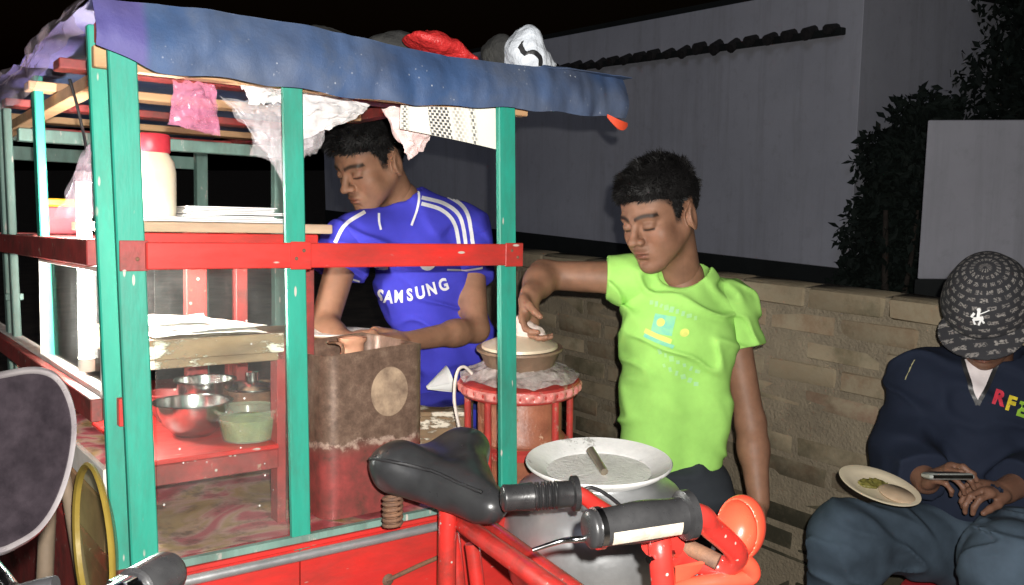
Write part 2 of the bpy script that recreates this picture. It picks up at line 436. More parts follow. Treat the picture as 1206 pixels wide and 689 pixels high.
# ---- low brick wall
def brick_mat():
    m, nt, bs = _nodes('old_brick')
    oi = nt.nodes.new('ShaderNodeObjectInfo'); v = coords(nt)
    ad = N(nt, 'ShaderNodeVectorMath', operation='ADD'); nt.links.new(v, ad.inputs[0]); nt.links.new(oi.outputs['Location'], ad.inputs[1]); v = ad.outputs[0]
    base = ramp(nt, oi.outputs['Random'], [(0, (.22, .15, .095)), (.35, (.26, .20, .13)), (.6, (.29, .235, .155)), (.85, (.20, .165, .115)), (1, (.24, .145, .10))])
    n1 = noise_out(nt, v, 14, 9, .7)
    c = mixc(nt, ramp(nt, n1, [(.36, (0, 0, 0)), (.6, (.85, .85, .85))]), base, (.30, .255, .175))     # lime wash and dust
    n2 = noise_out(nt, v, 5, 7, .65)
    c = mixc(nt, ramp(nt, n2, [(.52, (0, 0, 0)), (.7, (.8, .8, .8))]), c, (.085, .08, .045))           # algae
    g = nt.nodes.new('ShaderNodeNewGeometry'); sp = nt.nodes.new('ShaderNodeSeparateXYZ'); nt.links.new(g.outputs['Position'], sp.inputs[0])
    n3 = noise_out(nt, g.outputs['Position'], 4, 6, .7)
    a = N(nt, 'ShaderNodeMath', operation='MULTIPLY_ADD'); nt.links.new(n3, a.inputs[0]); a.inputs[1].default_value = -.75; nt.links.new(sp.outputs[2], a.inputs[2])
    c = mixc(nt, ramp(nt, a.outputs[0], [(.0, (.92, .92, .92)), (.30, (0, 0, 0))]), c, (.03, .03, .02))        # bricks darken unevenly towards the foot of the wall
    nt.links.new(c, bs.inputs['Base Color']); bs.inputs['Roughness'].default_value = .9; bs.inputs['Specular IOR Level'].default_value = .2
    bump(nt, bs, mixc(nt, .5, n1, noise_out(nt, v, 70, 5)), .7, .006)
    return m
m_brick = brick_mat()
m_mortar = surf('old_mortar', (.27, .225, .155), (.20, .165, .115), scale=18, rough=.95, bump_s=.8, bump_d=.01)
WA = W(930, 335, 2.7); WDIR = nrm((-.8, 1, 0)); WN = np.array([-WDIR[1], WDIR[0], 0.]); WN = WN if WN @ (CAM - WA) > 0 else -WN
WTOP = WA[2]
wall = thing('brick_wall', 'low weathered yellow-brown brick wall behind the two young men', 'wall', loc=(WA[0], WA[1], 0))
BL, BH, MO = .235, .066, .011; CH = BH + MO
L0, L1 = -1.15, 2.25
core_top = WTOP - .004
def wp(s, d, z): return np.array([0, 0, z]) + WDIR * s + WN * d
def wbox(s, d, z, ch=.002):
    V, F = box(s, d, z, ch); return np.stack([V[:, 0] * WDIR[0] + V[:, 1] * WN[0], V[:, 0] * WDIR[1] + V[:, 1] * WN[1], V[:, 2]], 1), F
mk('mortar_core', wbox((L0 + .006, L1 - .006), (-.122, -.0040), (0, core_top)), m_mortar, wall)
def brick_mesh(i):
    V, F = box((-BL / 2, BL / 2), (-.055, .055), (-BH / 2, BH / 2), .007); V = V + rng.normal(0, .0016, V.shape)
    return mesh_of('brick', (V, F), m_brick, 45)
bms = [brick_mesh(i) for i in range(7)]
bms_half = []
ang = math.atan2(WDIR[1], WDIR[0])
nrow = int(WTOP / CH)
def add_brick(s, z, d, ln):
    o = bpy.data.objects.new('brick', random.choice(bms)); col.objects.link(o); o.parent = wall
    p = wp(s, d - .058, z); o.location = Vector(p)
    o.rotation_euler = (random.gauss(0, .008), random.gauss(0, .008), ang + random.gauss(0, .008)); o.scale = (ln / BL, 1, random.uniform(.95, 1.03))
for r in range(nrow):
    z = WTOP - BH / 2 - r * CH
    s = L0 + (0 if r % 2 else -.12)
    while s < L1:
        ln = BL * random.uniform(.95, 1.04); e0, e1 = max(s, L0), min(s + ln, L1)
        if e1 - e0 > .03: add_brick((e0 + e1) / 2, z, (.004 if r == 0 else random.gauss(0, .0015)), e1 - e0)
        s += ln + MO

# ---- plastered building behind
def plaster(name, c, c2, dirt=(.1, .1, .1)):
    m, nt, bs = _nodes(name); v = coords(nt)
    n1 = noise_out(nt, v, 1.1, 8, .65); n2 = noise_out(nt, v, 12, 8, .7)
    cc = ramp(nt, n1, [(.3, c2), (.65, c)])
    cc = mixc(nt, ramp(nt, n2, [(.55, (0, 0, 0)), (.8, (.5, .5, .5))]), cc, dirt)
    st = noise_out(nt, coords(nt, (2.2, 2.2, .16)), 3.0, 9, .7)
    cc = mixc(nt, ramp(nt, st, [(.5, (0, 0, 0)), (.72, (.55, .55, .55))]), cc, dirt)      # rain streaks
    nt.links.new(cc, bs.inputs['Base Color']); bs.inputs['Roughness'].default_value = .85; bs.inputs['Specular IOR Level'].default_value = .25
    bump(nt, bs, n2, .3, .006); return m
m_plaster = plaster('grey_plaster', (.70, .71, .80), (.58, .59, .67), (.42, .42, .46))
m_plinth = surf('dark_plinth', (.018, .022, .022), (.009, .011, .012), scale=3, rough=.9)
m_tile = surf('dark_clay_tile', (.045, .04, .04), (.015, .015, .017), scale=30, rough=.85)
BC = W(1001, 300, 6.0); BC[2] = 0; BD1 = nrm((-.68, 1, 0)); BD2 = np.array([BD1[1], -BD1[0], 0.])
house = thing('plaster_house', 'grey plastered house with flat parapet and dark tile ledge beyond the brick wall', 'house', loc=BC)
def hb(x, y, z, ch=.004):
    V, F = box(x, y, z, ch); return np.stack([V[:, 0] * BD1[0] + V[:, 1] * BD2[0], V[:, 0] * BD1[1] + V[:, 1] * BD2[1], V[:, 2]], 1), F
ZP, ZT, ZL = .78, 2.66, 2.36
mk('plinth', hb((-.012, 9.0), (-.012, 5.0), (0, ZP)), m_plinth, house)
mk('wall', hb((0, 9.0), (0, 5.0), (ZP, ZT)), m_plaster, house)
mk('roof_slab', hb((.02, 8.98), (.02, 4.98), (ZT, ZT + .05)), m_plinth, house)
mk('ledge', hb((.12, 9.0), (-.05, -.002), (ZL - .035, ZL + .012)), m_plinth, house)
tm = mesh_of('ledge_tile', rot(tube([(0, 0, 0), (0, .09, -.035)], [.036, .04], 10), (0, 0, 1), 0), m_tile, 40)
for i in range(52):
    o = bpy.data.objects.new('ledge_tile', tm); col.objects.link(o); o.parent = house
    o.location = Vector(BD1 * (.2 + i * .17) + BD2 * -.0 + np.array([0, 0, ZL + .02])); o.rotation_euler = (random.gauss(0, .1), 0, math.atan2(BD1[1], BD1[0]) + math.pi / 2 * 0 + random.gauss(0, .06)); o.scale = (1, 1, random.uniform(.8, 1.25))

# ---- second, closer boundary wall at the right
m_plaster2 = plaster('pale_plaster', (.52, .52, .58), (.42, .42, .47), (.3, .3, .33))
SC = W(1089, 200, 4.3); SC[2] = 0
bw = thing('boundary_wall', 'pale grey plastered boundary wall above the seated man, dark at its foot', 'wall', loc=SC)
SD1 = nrm((1, -.06, 0)); SD2 = np.array([-SD1[1], SD1[0], 0.])
def sb(x, y, z, ch=.004):
    V, F = box(x, y, z, ch); V[:, 0] += V[:, 1] * .62; return np.stack([V[:, 0] * SD1[0] + V[:, 1] * SD2[0], V[:, 0] * SD1[1] + V[:, 1] * SD2[1], V[:, 2]], 1), F
mk('wall', sb((0, 3.2), (0, .14), (.93, 1.695)), m_plaster2, bw)
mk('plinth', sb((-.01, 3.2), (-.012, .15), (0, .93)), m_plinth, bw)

# ---- tree and shrub in the dark between the walls
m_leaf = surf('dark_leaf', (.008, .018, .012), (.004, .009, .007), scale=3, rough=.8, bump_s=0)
m_bark = surf('bark', (.07, .055, .045), (.03, .025, .02), scale=20, rough=.9, bump_s=.8, bump_d=.01)
def leaf_cloud(blobs, n, size):
    V = []; F = []
    w = np.array([b[1][0] * b[1][1] * b[1][2] for b in blobs]); w = w / w.sum()
    for i in range(n):
        c, r = blobs[rng.choice(len(blobs), p=w)]
        d = nrm(rng.normal(size=3)); p = np.array(c) + d * np.array(r) * rng.random() ** .4
        a = nrm(rng.normal(size=3) + (0, 0, -.4)); b = nrm(np.cross(a, rng.normal(size=3))); s = size * rng.uniform(.6, 1.3); nn = np.cross(a, b)
        o = len(V); V += [p, p + a * s * .5 + b * s * .24 + nn * s * .06, p + a * s, p + a * s * .5 - b * s * .24 + nn * s * .06]; F += [(o, o + 1, o + 2, o + 3)]
    return np.array(V), F
def tree(name, label, base, trunk, blobs, n, size, group=None):
    t = thing(name, label, 'tree' if 'tree' in name else 'shrub', loc=base)
    mk('trunk', join(*[tube(smooth_path(p, 5), np.linspace(r0, r1, (len(p) - 1) * 5 + 1), 8) for p, r0, r1 in trunk]), m_bark, t, smooth=60)
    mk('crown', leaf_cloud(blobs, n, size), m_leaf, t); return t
tb = W(1170, 300, 7.0); tb[2] = 0
tree('leafy_tree', 'dark leafy tree spreading above the pale boundary wall', tb,
     [([(0, 0, 0), (.05, 0, .8), (-.05, .05, 1.6), (.05, 0, 2.5)], .09, .04), ([(-.05, .05, 1.5), (-.3, 0, 1.9), (-.5, .1, 2.3)], .035, .012), ([(0, 0, 1.7), (.35, .1, 2.1), (.6, 0, 2.6)], .03, .01)],
     [((-.62, 0, 2.1), (.36, .4, .36)), ((-.5, 0, 1.75), (.4, .4, .3)), ((-.35, 0, 2.05), (.5, .5, .42)), ((.3, 0, 2.2), (.55, .5, .5)), ((-.1, 0, 2.65), (.5, .5, .4)), ((.75, .1, 2.0), (.4, .4, .4)), ((.2, -.1, 1.75), (.8, .4, .25))], 12000, .085)
sbp = W(1040, 300, 5.6); sbp[2] = 0
tree('tall_shrub', 'dark bushy shrub filling the gap between house corner and boundary wall', sbp,
     [([(0, 0, 0), (.03, 0, .5), (0, 0, 1.2)], .04, .015), ([(0, 0, .2), (.15, 0, .7), (.2, 0, 1.2)], .025, .01)],
     [((.08, .2, 1.0), (.28, .3, .35)), ((.12, .2, 1.5), (.24, .3, .26)), ((.06, .2, .6), (.30, .3, .4)), ((.2, .2, 1.25), (.26, .3, .4)), ((.3, .2, 1.75), (.22, .3, .22))], 9000, .07)
# far lamp glimpsed through the leaves
lp = W(1196, 86, 16.0); sl = thing('street_lamp', 'distant lit street lamp glimpsed through tree leaves', 'street lamp', loc=(lp[0], lp[1], 0))
mk('pole', tube([(.1, 0, 0), (.1, 0, lp[2] - .3), (.1, 0, lp[2] + .25), (0, 0, lp[2] + .3)], .04, 8), m_plinth, sl, smooth=40)
mk('lamp_head', shift(lathe([(.02, .22), (.12, .16), (.2, 0), (.2, -.02)], 16, (True, True)), (0, 0, lp[2])), m_plinth, sl, smooth=40)
mk('bulb', shift(lathe([(.02, -.11), (.09, -.09), (.14, -.03), (.1, -.005)], 16, (True, True)), (0, 0, lp[2] - .02)), glow('lamp_light', (.75, .85, .85), .55), sl, smooth=60)

# ================================================================== THE FOOD CART
m_teal = surf('teal_paint', (.020, .285, .205), (.015, .235, .165), scale=26, rough=.5, grime=.4, wear=(.30, .42, .36), wear_amt=.68, wear_scale=60, bump_s=.35, bump_d=.0015, stretch=(1, 1, .25))
m_red = surf('red_paint', (.56, .026, .020), (.43, .02, .018), scale=22, rough=.45, grime=.5, wear=(.33, .17, .12), wear_amt=.69, wear_scale=45, bump_s=.35, bump_d=.0015, stretch=(.3, 1, 1))
m_dullred = surf('dull_red_paint', (.33, .04, .035), (.20, .028, .026), scale=18, rough=.55, grime=.8, wear=(.33, .2, .14), wear_amt=.62, wear_scale=30, bump_s=.4, bump_d=.002)
m_wood = surf('bare_wood', (.50, .30, .15), (.33, .18, .09), scale=20, rough=.75, bump_s=.4, bump_d=.002, stretch=(.12, 1, 1))
m_peel = surf('peeling_board', (.30, .20, .11), (.15, .10, .06), scale=24, rough=.8, wear=(.75, .68, .55), wear_amt=.53, wear_scale=26, bump_s=.8, bump_d=.004, stretch=(.35, 1, 1))
m_steel = surf('steel', (.62, .62, .60), (.5, .5, .48), scale=8, rough=.22, metallic=1, bump_s=.1, bump_d=.001, rough_var=.1)
m_alu = surf('hammered_aluminium', (.62, .63, .64), (.44, .45, .46), scale=14, rough=.38, metallic=.76, bump_s=.22, bump_d=.0015, rough_var=.12)
m_rust = surf('rusty_iron', (.22, .11, .06), (.10, .06, .045), scale=40, rough=.8, metallic=.3, bump_s=.6, bump_d=.002)
m_chrome = surf('worn_chrome', (.75, .75, .76), (.6, .6, .6), scale=10, rough=.16, metallic=1, bump_s=.05, bump_d=.001, rough_var=.1)
m_black = surf('black_rubber', (.022, .022, .024), (.012, .012, .013), scale=30, rough=.45, bump_s=.3, bump_d=.001)
m_white = surf('white_paint', (.78, .75, .70), (.6, .56, .5), scale=20, rough=.5, wear=(.35, .25, .2), wear_amt=.66, wear_scale=40)
m_glass = pane_glass('cabinet_glass')
m_greyteal = surf('faded_teal_paint', (.17, .28, .24), (.11, .20, .17), scale=20, rough=.65, grime=.5, stretch=(1, 1, .3), wear=(.36, .36, .32), wear_amt=.6, wear_scale=40)
m_red_tube = surf('red_tube_paint', (.58, .028, .022), (.44, .025, .02), scale=30, rough=.35, grime=.6, wear=(.3, .12, .08), wear_amt=.7, wear_scale=60, bump_s=.2, coat=.3)

cart = thing('food_cart', 'red and teal wooden pedal food cart with blue tarpaulin roof', 'food cart', M=CM)
def cpart(name, vf, mat, smooth=None, parent=None, label=None, kind=None): return mk(name, vf, mat, parent or cart, smooth=smooth, label=label, kind=kind)
CT_TOP = .315
# front posts
def post(a_top, a_bot, w, b=.006, d=.012, top=CT_TOP, bot=-.465, mat=None, band=True):
    o = cpart('post', beam((a_bot, b, bot), (a_top, b, top), w, d), mat or m_teal); return o
post(-.0035, .0195, .037)
post(.2395, .2535, .031)
post(.642, .661, .037)
p_a = cp(122, 200, b=.06); p_b = cp(143, 660, b=.06); sl_ = (p_a - p_b) / (p_a[2] - p_b[2])
cpart('post', beam(p_b + sl_ * (-.50 - p_b[2]), p_a + sl_ * (CT_TOP - p_a[2]), .028, .014), m_teal)
# left side posts, back posts
for b_, w_ in ((.585, .034), (.965, .030), (1.05, .036)):
    cpart('post', beam((.005, b_, -.47), (-.012, b_, CT_TOP), .016, w_), m_greyteal if b_ > .6 else m_teal)
cpart('post', beam((.0, 1.70, -.47), (-.01, 1.70, CT_TOP), .036, .036), m_greyteal)
cpart('post', beam((.650, 1.705, -.47), (.650, 1.705, CT_TOP), .036, .036), m_greyteal)
cpart('post', beam((.668, 1.10, -.47), (.668, 1.10, CT_TOP), .030, .03), m_greyteal)
# red rails
for a_ in (.012, .2375, .2495, .645, .658):
    cpart('nail', shift(rot(lathe([(.0, .0018), (.0022, .0014), (.003, 0)], 8), (1, 0, 0), math.pi / 2), (a_, -.0172 if a_ > .1 else -.0045, .006 * (-1) ** int(a_ * 100))), m_rust, 50)
cpart('front_rail', box((.022, .672), (-.0125, -.0015), (-.0205, .0175)), m_red)
for a_, w_ in ((.008, .038), (.2455, .033), (.6515, .039)):
    cpart('painted_band', box((a_ - w_ / 2, a_ + w_ / 2), (-.0165 if a_ > .1 else -.004, -.013 if a_ > .1 else -.001), (-.0225, .0195), .001), m_dullred if a_ < .1 else m_red)
cpart('side_rail', box((-.036, -.0175), (.075, 1.715), (-.018, .020)), m_dullred)
cpart('side_rail', box((-.034, -.0175), (.075, 1.715), (-.242, -.208)), m_dullred)
cpart('side_rail', box((-.0165, .012), (.08, 1.685), (-.2185, -.207)), m_white)
cpart('painted_band', box((-.0045, .0285), (.0405, .080), (-.245, -.205), .001), m_red)
cpart('back_rail', box((.0, .66), (1.723, 1.745), (-.02, .02)), m_dullred)
cpart('back_rail', box((.0, .66), (1.723, 1.745), (.235, .275)), m_greyteal)
cpart('back_rail', box((-.0165, .02), (1.0, 1.015), (-.13, -.115)), m_greyteal)
# roof frame under the tarpaulin
cpart('roof_beam', box((-.03, .72), (.038, .062), (.255, .285)), m_wood)
cpart('roof_beam', box((-.03, .72), (.010, .0365), (.286, .314)), m_red)
cpart('roof_beam', box((-.03, .70), (1.70, 1.735), (.290, .3145)), m_greyteal)
for a_, z_ in ((.03, .262), (.66, .290)): cpart('roof_beam', box((a_ - .015, a_ + .015), (.064, 1.69), (z_, z_ + .023)), m_wood if a_ < .1 else m_dullred)
for i, b_ in enumerate((.30, .58, .86, 1.14, 1.42)):
    cpart('roof_slat', box((-.03, .643), (b_ - .025, b_ + .025), (.287, .303)), m_wood if i % 2 else m_dullred)
cpart('roof_beam', box((.02, .66), (1.02, 1.05), (.232, .261)), m_greyteal)
# bed
for i in range(6):
    cpart('floor_board', box((-.02 + i * .1165, .092 + i * .1165), (.012, 1.72), (-.475, -.456)), m_dullred)
cpart('front_strip', box((.02, .68), (-.002, .011), (-.452, -.441), .001), m_greyteal)
cpart('front_strip', box((.02, .68), (-.006, .011), (-.4595, -.4525), .001), m_red)
cpart('front_pipe', tube([(.02, -.012, -.4685), (.3, -.012, -.4685), (.515, -.012, -.4685)], .0078, 12), m_alu, 50)
cpart('front_board', box((.02, .2495), (.0, .0105), (-.78, -.4605)), m_red)
cpart('front_board', box((.2515, .68), (.0, .0105), (-.78, -.4605)), m_red)
cpart('corner_strap', beam((.508, -.006, -.78), (.508, -.006, -.455), .014, .008), m_wood)
cpart('latch', join(tube([(.40, -.006, -.545), (.46, -.012, -.53), (.505, -.008, -.525)], .004, 8), shift(rot(lathe([(.009, 0), (.011, .003), (.006, .008)], 12, (True, True)), (1, 0, 0), math.pi / 2), (.405, .0, -.546))), m_rust, 50)
cpart('side_board', box((-.018, -.006), (.012, 1.72), (-.78, -.477)), m_dullred)
cpart('side_board', box((.681, .693), (.012, 1.72), (-.78, -.45)), m_red)
cpart('side_board', box((-.0165, -.008), (.085, 1.68), (-.36, -.315)), m_white)
cpart('side_board', box((-.0165, -.008), (.085, 1.68), (-.44, -.365)), m_wood)
# oilcloth on the floor
def oil_mat():
    m, nt, bs = _nodes('printed_oilcloth'); v = coords(nt)
    wv = N(nt, 'ShaderNodeTexNoise', Scale=7, Detail=3, Distortion=1.2); nt.links.new(v, wv.inputs['Vector'])
    c = ramp(nt, wv.outputs['Fac'], [(.28, (.28, .14, .05)), (.40, (.38, .25, .10)), (.48, (.50, .30, .25)), (.55, (.45, .10, .12)), (.66, (.30, .06, .06)), (.78, (.16, .19, .03))])
    n2 = noise_out(nt, v, 24, 8, .75); c = mixc(nt, ramp(nt, n2, [(.50, (0, 0, 0)), (.66, (.8, .8, .8))]), c, (.10, .05, .03))
    nt.links.new(c, bs.inputs['Base Color']); bs.inputs['Roughness'].default_value = .35; bump(nt, bs, n2, .2, .003); return m
m_oil = oil_mat()
def wav(u, v): return (.012 + u * .64, .02 + v * 1.2, -.4525 + .004 + .003 * math.sin(u * 17 + v * 9) + .002 * math.sin(v * 40 + u * 5))
cpart('oilcloth', sheet(wav, 24, 30), m_oil, 80)
# glass of the cabinet
cpart('glass_pane', box((.039, .236), (.012, .0155), (-.440, -.022), .0005), m_glass)
cpart('glass_pane', box((-.0135, -.0105), (.088, .562), (-.205, -.02), .0005), m_glass)
for (x, y, z) in (((-.018, -.006), (.080, .0875), (-.205, -.02)), ((-.018, -.006), (.5625, .5675), (-.205, -.02)), ((-.018, -.006), (.0885, .5615), (-.0275, -.0195)), ((-.018, -.006), (.0885, .5615), (-.206, -.199))):
    cpart('pane_frame', box(x, y, z, .001), m_white)
cpart('glass_pane', box((.05, .36), (.520, .5235), (-.22, -.0), .0005), m_glass)
# shelves inside
S1 = cp(392, 262, b=.14); zs1 = cp(250, 262, b=.14)[2]
cpart('top_shelf', box((.03, S1[0]), (.14, .52), (zs1 - .016, zs1)), surf('worn_plank', (.48, .36, .25), (.3, .2, .13), scale=18, rough=.8, stretch=(.2, 1, 1), bump_s=.5, bump_d=.003))
cpart('shelf_apron', box((.03, S1[0] - .02), (.155, .168), (zs1 - .075, zs1 - .0175)), m_red)
cpart('shelf_upright', box((S1[0] - .045, S1[0] - .0205), (.17, .195), (-.45, zs1 - .0175)), m_dullred)
u_ = cp(230, 330, b=.47)
cpart('shelf_upright', box((u_[0] - .02, u_[0] + .02), (.46, .482), (-.45, zs1 - .0175)), m_dullred)
cpart('shelf_upright', box((.012, .0305), (.17, .19), (-.45, zs1 - .0175)), m_dullred)
cpart('shelf_upright', box((S1[0] - .045, S1[0] - .0205), (.49, .515), (-.45, zs1 - .0175)), m_dullred)
zt = cp(255, 398, b=.10)[2]; zb = cp(255, 430, b=.10)[2]
a1 = cp(336, 398, b=.10)[0]
cpart('tray_shelf', box((.045, a1 - .002), (.10, .45), (zb, zt - .003)), m_peel)
cpart('tray_ledge', box((.046, a1 - .004), (.094, .099), (zb + .014, zt + .002)), m_peel)
zl = cp(255, 533, b=.09)[2]; zl0 = cp(255, 563, b=.09)[2]
a2 = cp(329, 533, b=.09)[0]
cpart('lower_shelf', box((.042, a2), (.09, .44), (zl - .008, zl)), m_red)
cpart('shelf_front', box((.042, a2), (.093, .105), (zl0, zl - .009)), m_dullred)
cpart('shelf_upright', box((a2 + .001, a2 + .016), (.10, .13), (-.45, zt - .012)), m_dullred)
m_paper = surf('news_paper', (.85, .83, .78), (.78, .76, .72), scale=10, rough=.8, bump_s=.2, bump_d=.003)
def crump(w, d, s, amp, z0=0):
    def f(u, v):
        p = np.array([u * 3, v * 3, s]); return ((u - .5) * w, (v - .5) * d, z0 + amp * float(fbm(p, 1.3, 3)))
    return f
LCX = (.05 + a1) / 2
for k, (dx, dy, w, d, r) in enumerate(((0, .16, .19, .26, .0), (.015, .14, .15, .18, .25), (-.02, .2, .14, .16, -.2))):
    mk('paper_sheet', thick(sheet(crump(w * .95, d, k * 5, .0025), 14, 14), .001), m_paper, M=CT(LCX + dx, .10 + dy, zt + .003 + .005 * k, r), smooth=60, label=('white paper lining the peeling middle shelf of the cabinet', 'crumpled white paper lying on the lined middle shelf', 'small white sheet, topmost on the middle cabinet shelf')[k], cat='paper', group='papers on the middle shelf')
# the stack on the top shelf
m_paper2 = surf('white_paper', (.88, .88, .87), (.82, .82, .8), scale=8, rough=.7, bump_s=.1)
zc = zs1 + .002
for k, (pxa, pxb, b0, b1, t, r) in enumerate(((172, 352, .15, .30, .010, .02), (225, 328, .26, .42, .030, -.05), (255, 345, .16, .27, .0045, .12))):
    A = cp(pxa, 255, b=b0)[0]; B = cp(pxb, 255, b=b0)[0]; z = zc if k < 2 else zc + .0125
    pv = [shift(rect((B - A) * random.uniform(.94, 1), (b1 - b0) * random.uniform(.94, 1), 3, 3), (random.gauss(0, .002), random.gauss(0, .002), i * .0026)) for i in range(max(2, int(t / .0026)))]
    pv = [rot(p, (0, 0, 1), random.gauss(0, .02)) for p in pv]
    mk('paper_stack', join(*[thick(p, .0016) for p in pv]), m_paper2, M=CT((A + B) / 2, (b0 + b1) / 2, z, r), label=('wide flat stack of white paper on the top cabinet shelf', 'thick stack of white paper at the back of top shelf', 'small slanted packet of paper on top shelf edge')[k], cat='paper', group='paper on the top shelf')

# ---- tarpaulin roof
def tarp_mat():
    m, nt, bs = _nodes('blue_tarpaulin'); v = coords(nt)
    n1 = noise_out(nt, v, 7, 8, .62); n2 = noise_out(nt, v, 60, 6, .75); n3 = noise_out(nt, v, 2.6, 4)
    c = ramp(nt, n1, [(.3, (.030, .044, .085)), (.55, (.034, .070, .16)), (.75, (.085, .10, .135))])
    c = mixc(nt, ramp(nt, n3, [(.45, (0, 0, 0)), (.66, (.8, .8, .8))]), c, (.10, .115, .15))
    c = mixc(nt, ramp(nt, n2, [(.66, (0, 0, 0)), (.74, (.85, .85, .85))]), c, (.5, .52, .56))
    vo = N(nt, 'ShaderNodeTexVoronoi', Scale=85); nt.links.new(v, vo.inputs['Vector'])
    fl_k = mixc(nt, 1, ramp(nt, vo.outputs['Distance'], [(.07, (1, 1, 1)), (.16, (0, 0, 0))]), ramp(nt, noise_out(nt, v, 13, 3), [(.57, (0, 0, 0)), (.64, (.8, .8, .8))]), 'MULTIPLY')
    c = mixc(nt, fl_k, c, (.42, .44, .48))                                    # flaked and dusty flecks
    cr = noise_out(nt, coords(nt, (1, 1, 1)), 40, 9, .8)
    sp = nt.nodes.new('ShaderNodeSeparateXYZ'); nt.links.new(v, sp.inputs[0])
    c = mixc(nt, ramp(nt, sp.outputs[0], [(.012, (.55, .55, .55)), (.022, (0, 0, 0))]), c, (.10, .06, .24))      # violet patch sewn on the corner
    nt.links.new(c, bs.inputs['Base Color']); bs.inputs['Roughness'].default_value = .58; bs.inputs['Specular IOR Level'].default_value = .4
    bump(nt, bs, mixc(nt, .5, n1, cr), .6, .006); return m
m_tarp = tarp_mat()
def fold(a, b, amp=1):
    p = np.array([a, b, .3]); q = p + .03 * float(vnoise(p, 8, 4)); return amp * (.007 * float(fbm(p, 6, 2)) + .007 * (1 - 3 * abs(float(vnoise(q, 9, 3)))) + .003 * (1 - 3 * abs(float(vnoise(q, 24, 6)))))
def skirt(u, v):
    a = -.045 + u * .965
    top = .334 + .006 * math.sin(a * 9) + (.004 if a > .7 else 0); bot = .242 + .028 * max(0, (a - .45) / .5) ** 1.3 + .003 * math.sin(a * 13) + .002 * math.sin(a * 51 + 2)
    if a < .03: bot += .03 * (1 - (a + .045) / .075)
    c = top + (bot - top) * v
    b = -.028 - .022 * math.sin(v * 2.2) + fold(a * 2.2, c * .9 + a * .3, .55) + (.03 * max(0, a - .68) / .25)
    return (a, b, c)
def roof(u, v):
    b = -.028 + v * 1.80; am = .92 if b < .12 else max(.70, .92 - (b - .12) * .9)
    a = -.045 + u * (am + .045)
    edge = min(u, 1 - u) * 2
    return (a, b + (fold(a * 2.2, .334 * .9 + a * .3, .55) if v == 0 else 0), .334 + .006 * math.sin(a * 9) + .012 * edge * min(1, v * 20) + fold(a, b, .8) * min(1, v * 20))
cpart('tarpaulin', thick(join(sheet(skirt, 120, 16), sheet(roof, 60, 70)), .0012), m_tarp, 70)
def tail(u, v):
    a = .885 + u * .045; c = .30 - v * .055; return (a, -.015 + .02 * math.sin(v * 2) + .004 * math.sin(u * 9), c - .01 * u)
cpart('tarpaulin_hem', thick(sheet(lambda u, v: (.852 + u * .052, -.035 - .008 * math.sin(u * 3.1), .264 - .004 * math.sin(u * 3.1) - v * (.006 + .012 * math.sin(u * 3.1)) - u * .012), 12, 5), .003), surf('orange_red_cloth', (.75, .08, .03), scale=30, rough=.6), 70)
m_clear = film('clear_plastic_sheet', (.62, .52, .58), .22, .18, .8, 20)
m_pink = film('pink_plastic', (.72, .30, .45), .36, .14, 1.0, 30)
m_bagw = film('clear_plastic_bag', (.86, .82, .84), .17, .12, 1.0, 34)
m_bagwhite = film('white_plastic_bag', (.9, .88, .88), .5, .25, 1.0, 30)
m_bagp = film('pinkish_plastic_bag', (.85, .66, .64), .7, .25, 1.0, 26)
def sidesheet(u, v):
    b = -.03 + u * 1.8; top = .337 + .004 * math.sin(b * 8); bot = .285 - .03 * math.sin(b * 3.3) ** 2 - .03 * min(1, max(0, b - .3))
    c = top + (bot - top) * v; return (-.05 - .018 * math.sin(v * 2.4) + fold(b, c * 3, 1.0), b, c)
cpart('plastic_cover', sheet(sidesheet, 90, 12), m_clear, 80)
# pole for the wheels
def wheel(r, w=.035, spokes=14):
    tyre = [(r + .5 * w * math.cos(t) - .5 * w, .5 * w * math.sin(t)) for t in np.linspace(0, 2 * math.pi, 11)]
    return rot(lathe(tyre, 48), (0, 1, 0), math.pi / 2), r
def axle_c(a, b, r):  # height in the cart frame at which a wheel of radius r stands on the ground
    return (r - CO[2] - a * _e1[2] - b * _e2[2]) / _e3[2]
m_tyre = surf('tyre_rubber', (.03, .03, .03), (.015, .015, .015), scale=30, rough=.8, bump_s=.5)
def add_wheel(a, b, rz=0, r=.34):
    c = axle_c(a, b, r); vf, _ = wheel(r)
    w = cpart('wheel', shift(rot(vf, (0, 0, 1), rz), (a, b, c)), m_tyre, 60)
    rim = rot(lathe([(r - .045, -.012), (r - .034, -.014), (r - .034, .014), (r - .045, .012), (r - .045, -.012)], 40), (0, 1, 0), math.pi / 2)
    mk('rim', shift(rot(rim, (0, 0, 1), rz), (a, b, c)), m_chrome, w, smooth=40)
    sp = []
    for k in range(16):
        t = 2 * math.pi * k / 16; s_ = (-1) ** k * .02
        sp.append(tube([(s_, .02 * math.cos(t + .5), .02 * math.sin(t + .5)), (0, (r - .04) * math.cos(t), (r - .04) * math.sin(t))], .0014, 5))
    sp.append(tube([(-.035, 0, 0), (.035, 0, 0)], .018, 12))
    mk('spokes', shift(rot(join(*sp), (0, 0, 1), rz), (a, b, c)), m_chrome, w, smooth=40); return c
c_l = add_wheel(-.085, 1.0); add_wheel(.76, 1.0)
cpart('axle', tube([(-.085, 1.0, c_l), (.34, 1.0, (c_l + axle_c(.76, 1.0, .34)) / 2), (.76, 1.0, axle_c(.76, 1.0, .34))], .014, 10), m_rust, 40)
for a_ in (.04, .62):
    cpart('chassis_rail', beam((a_, .02, -.80), (a_, 1.7, -.80), .03, .035), m_red)
    cpart('spring_hanger', beam((a_, 1.0, -.8), (a_, 1.0, axle_c(a_, 1.0, .34)), .03, .03), m_rust)

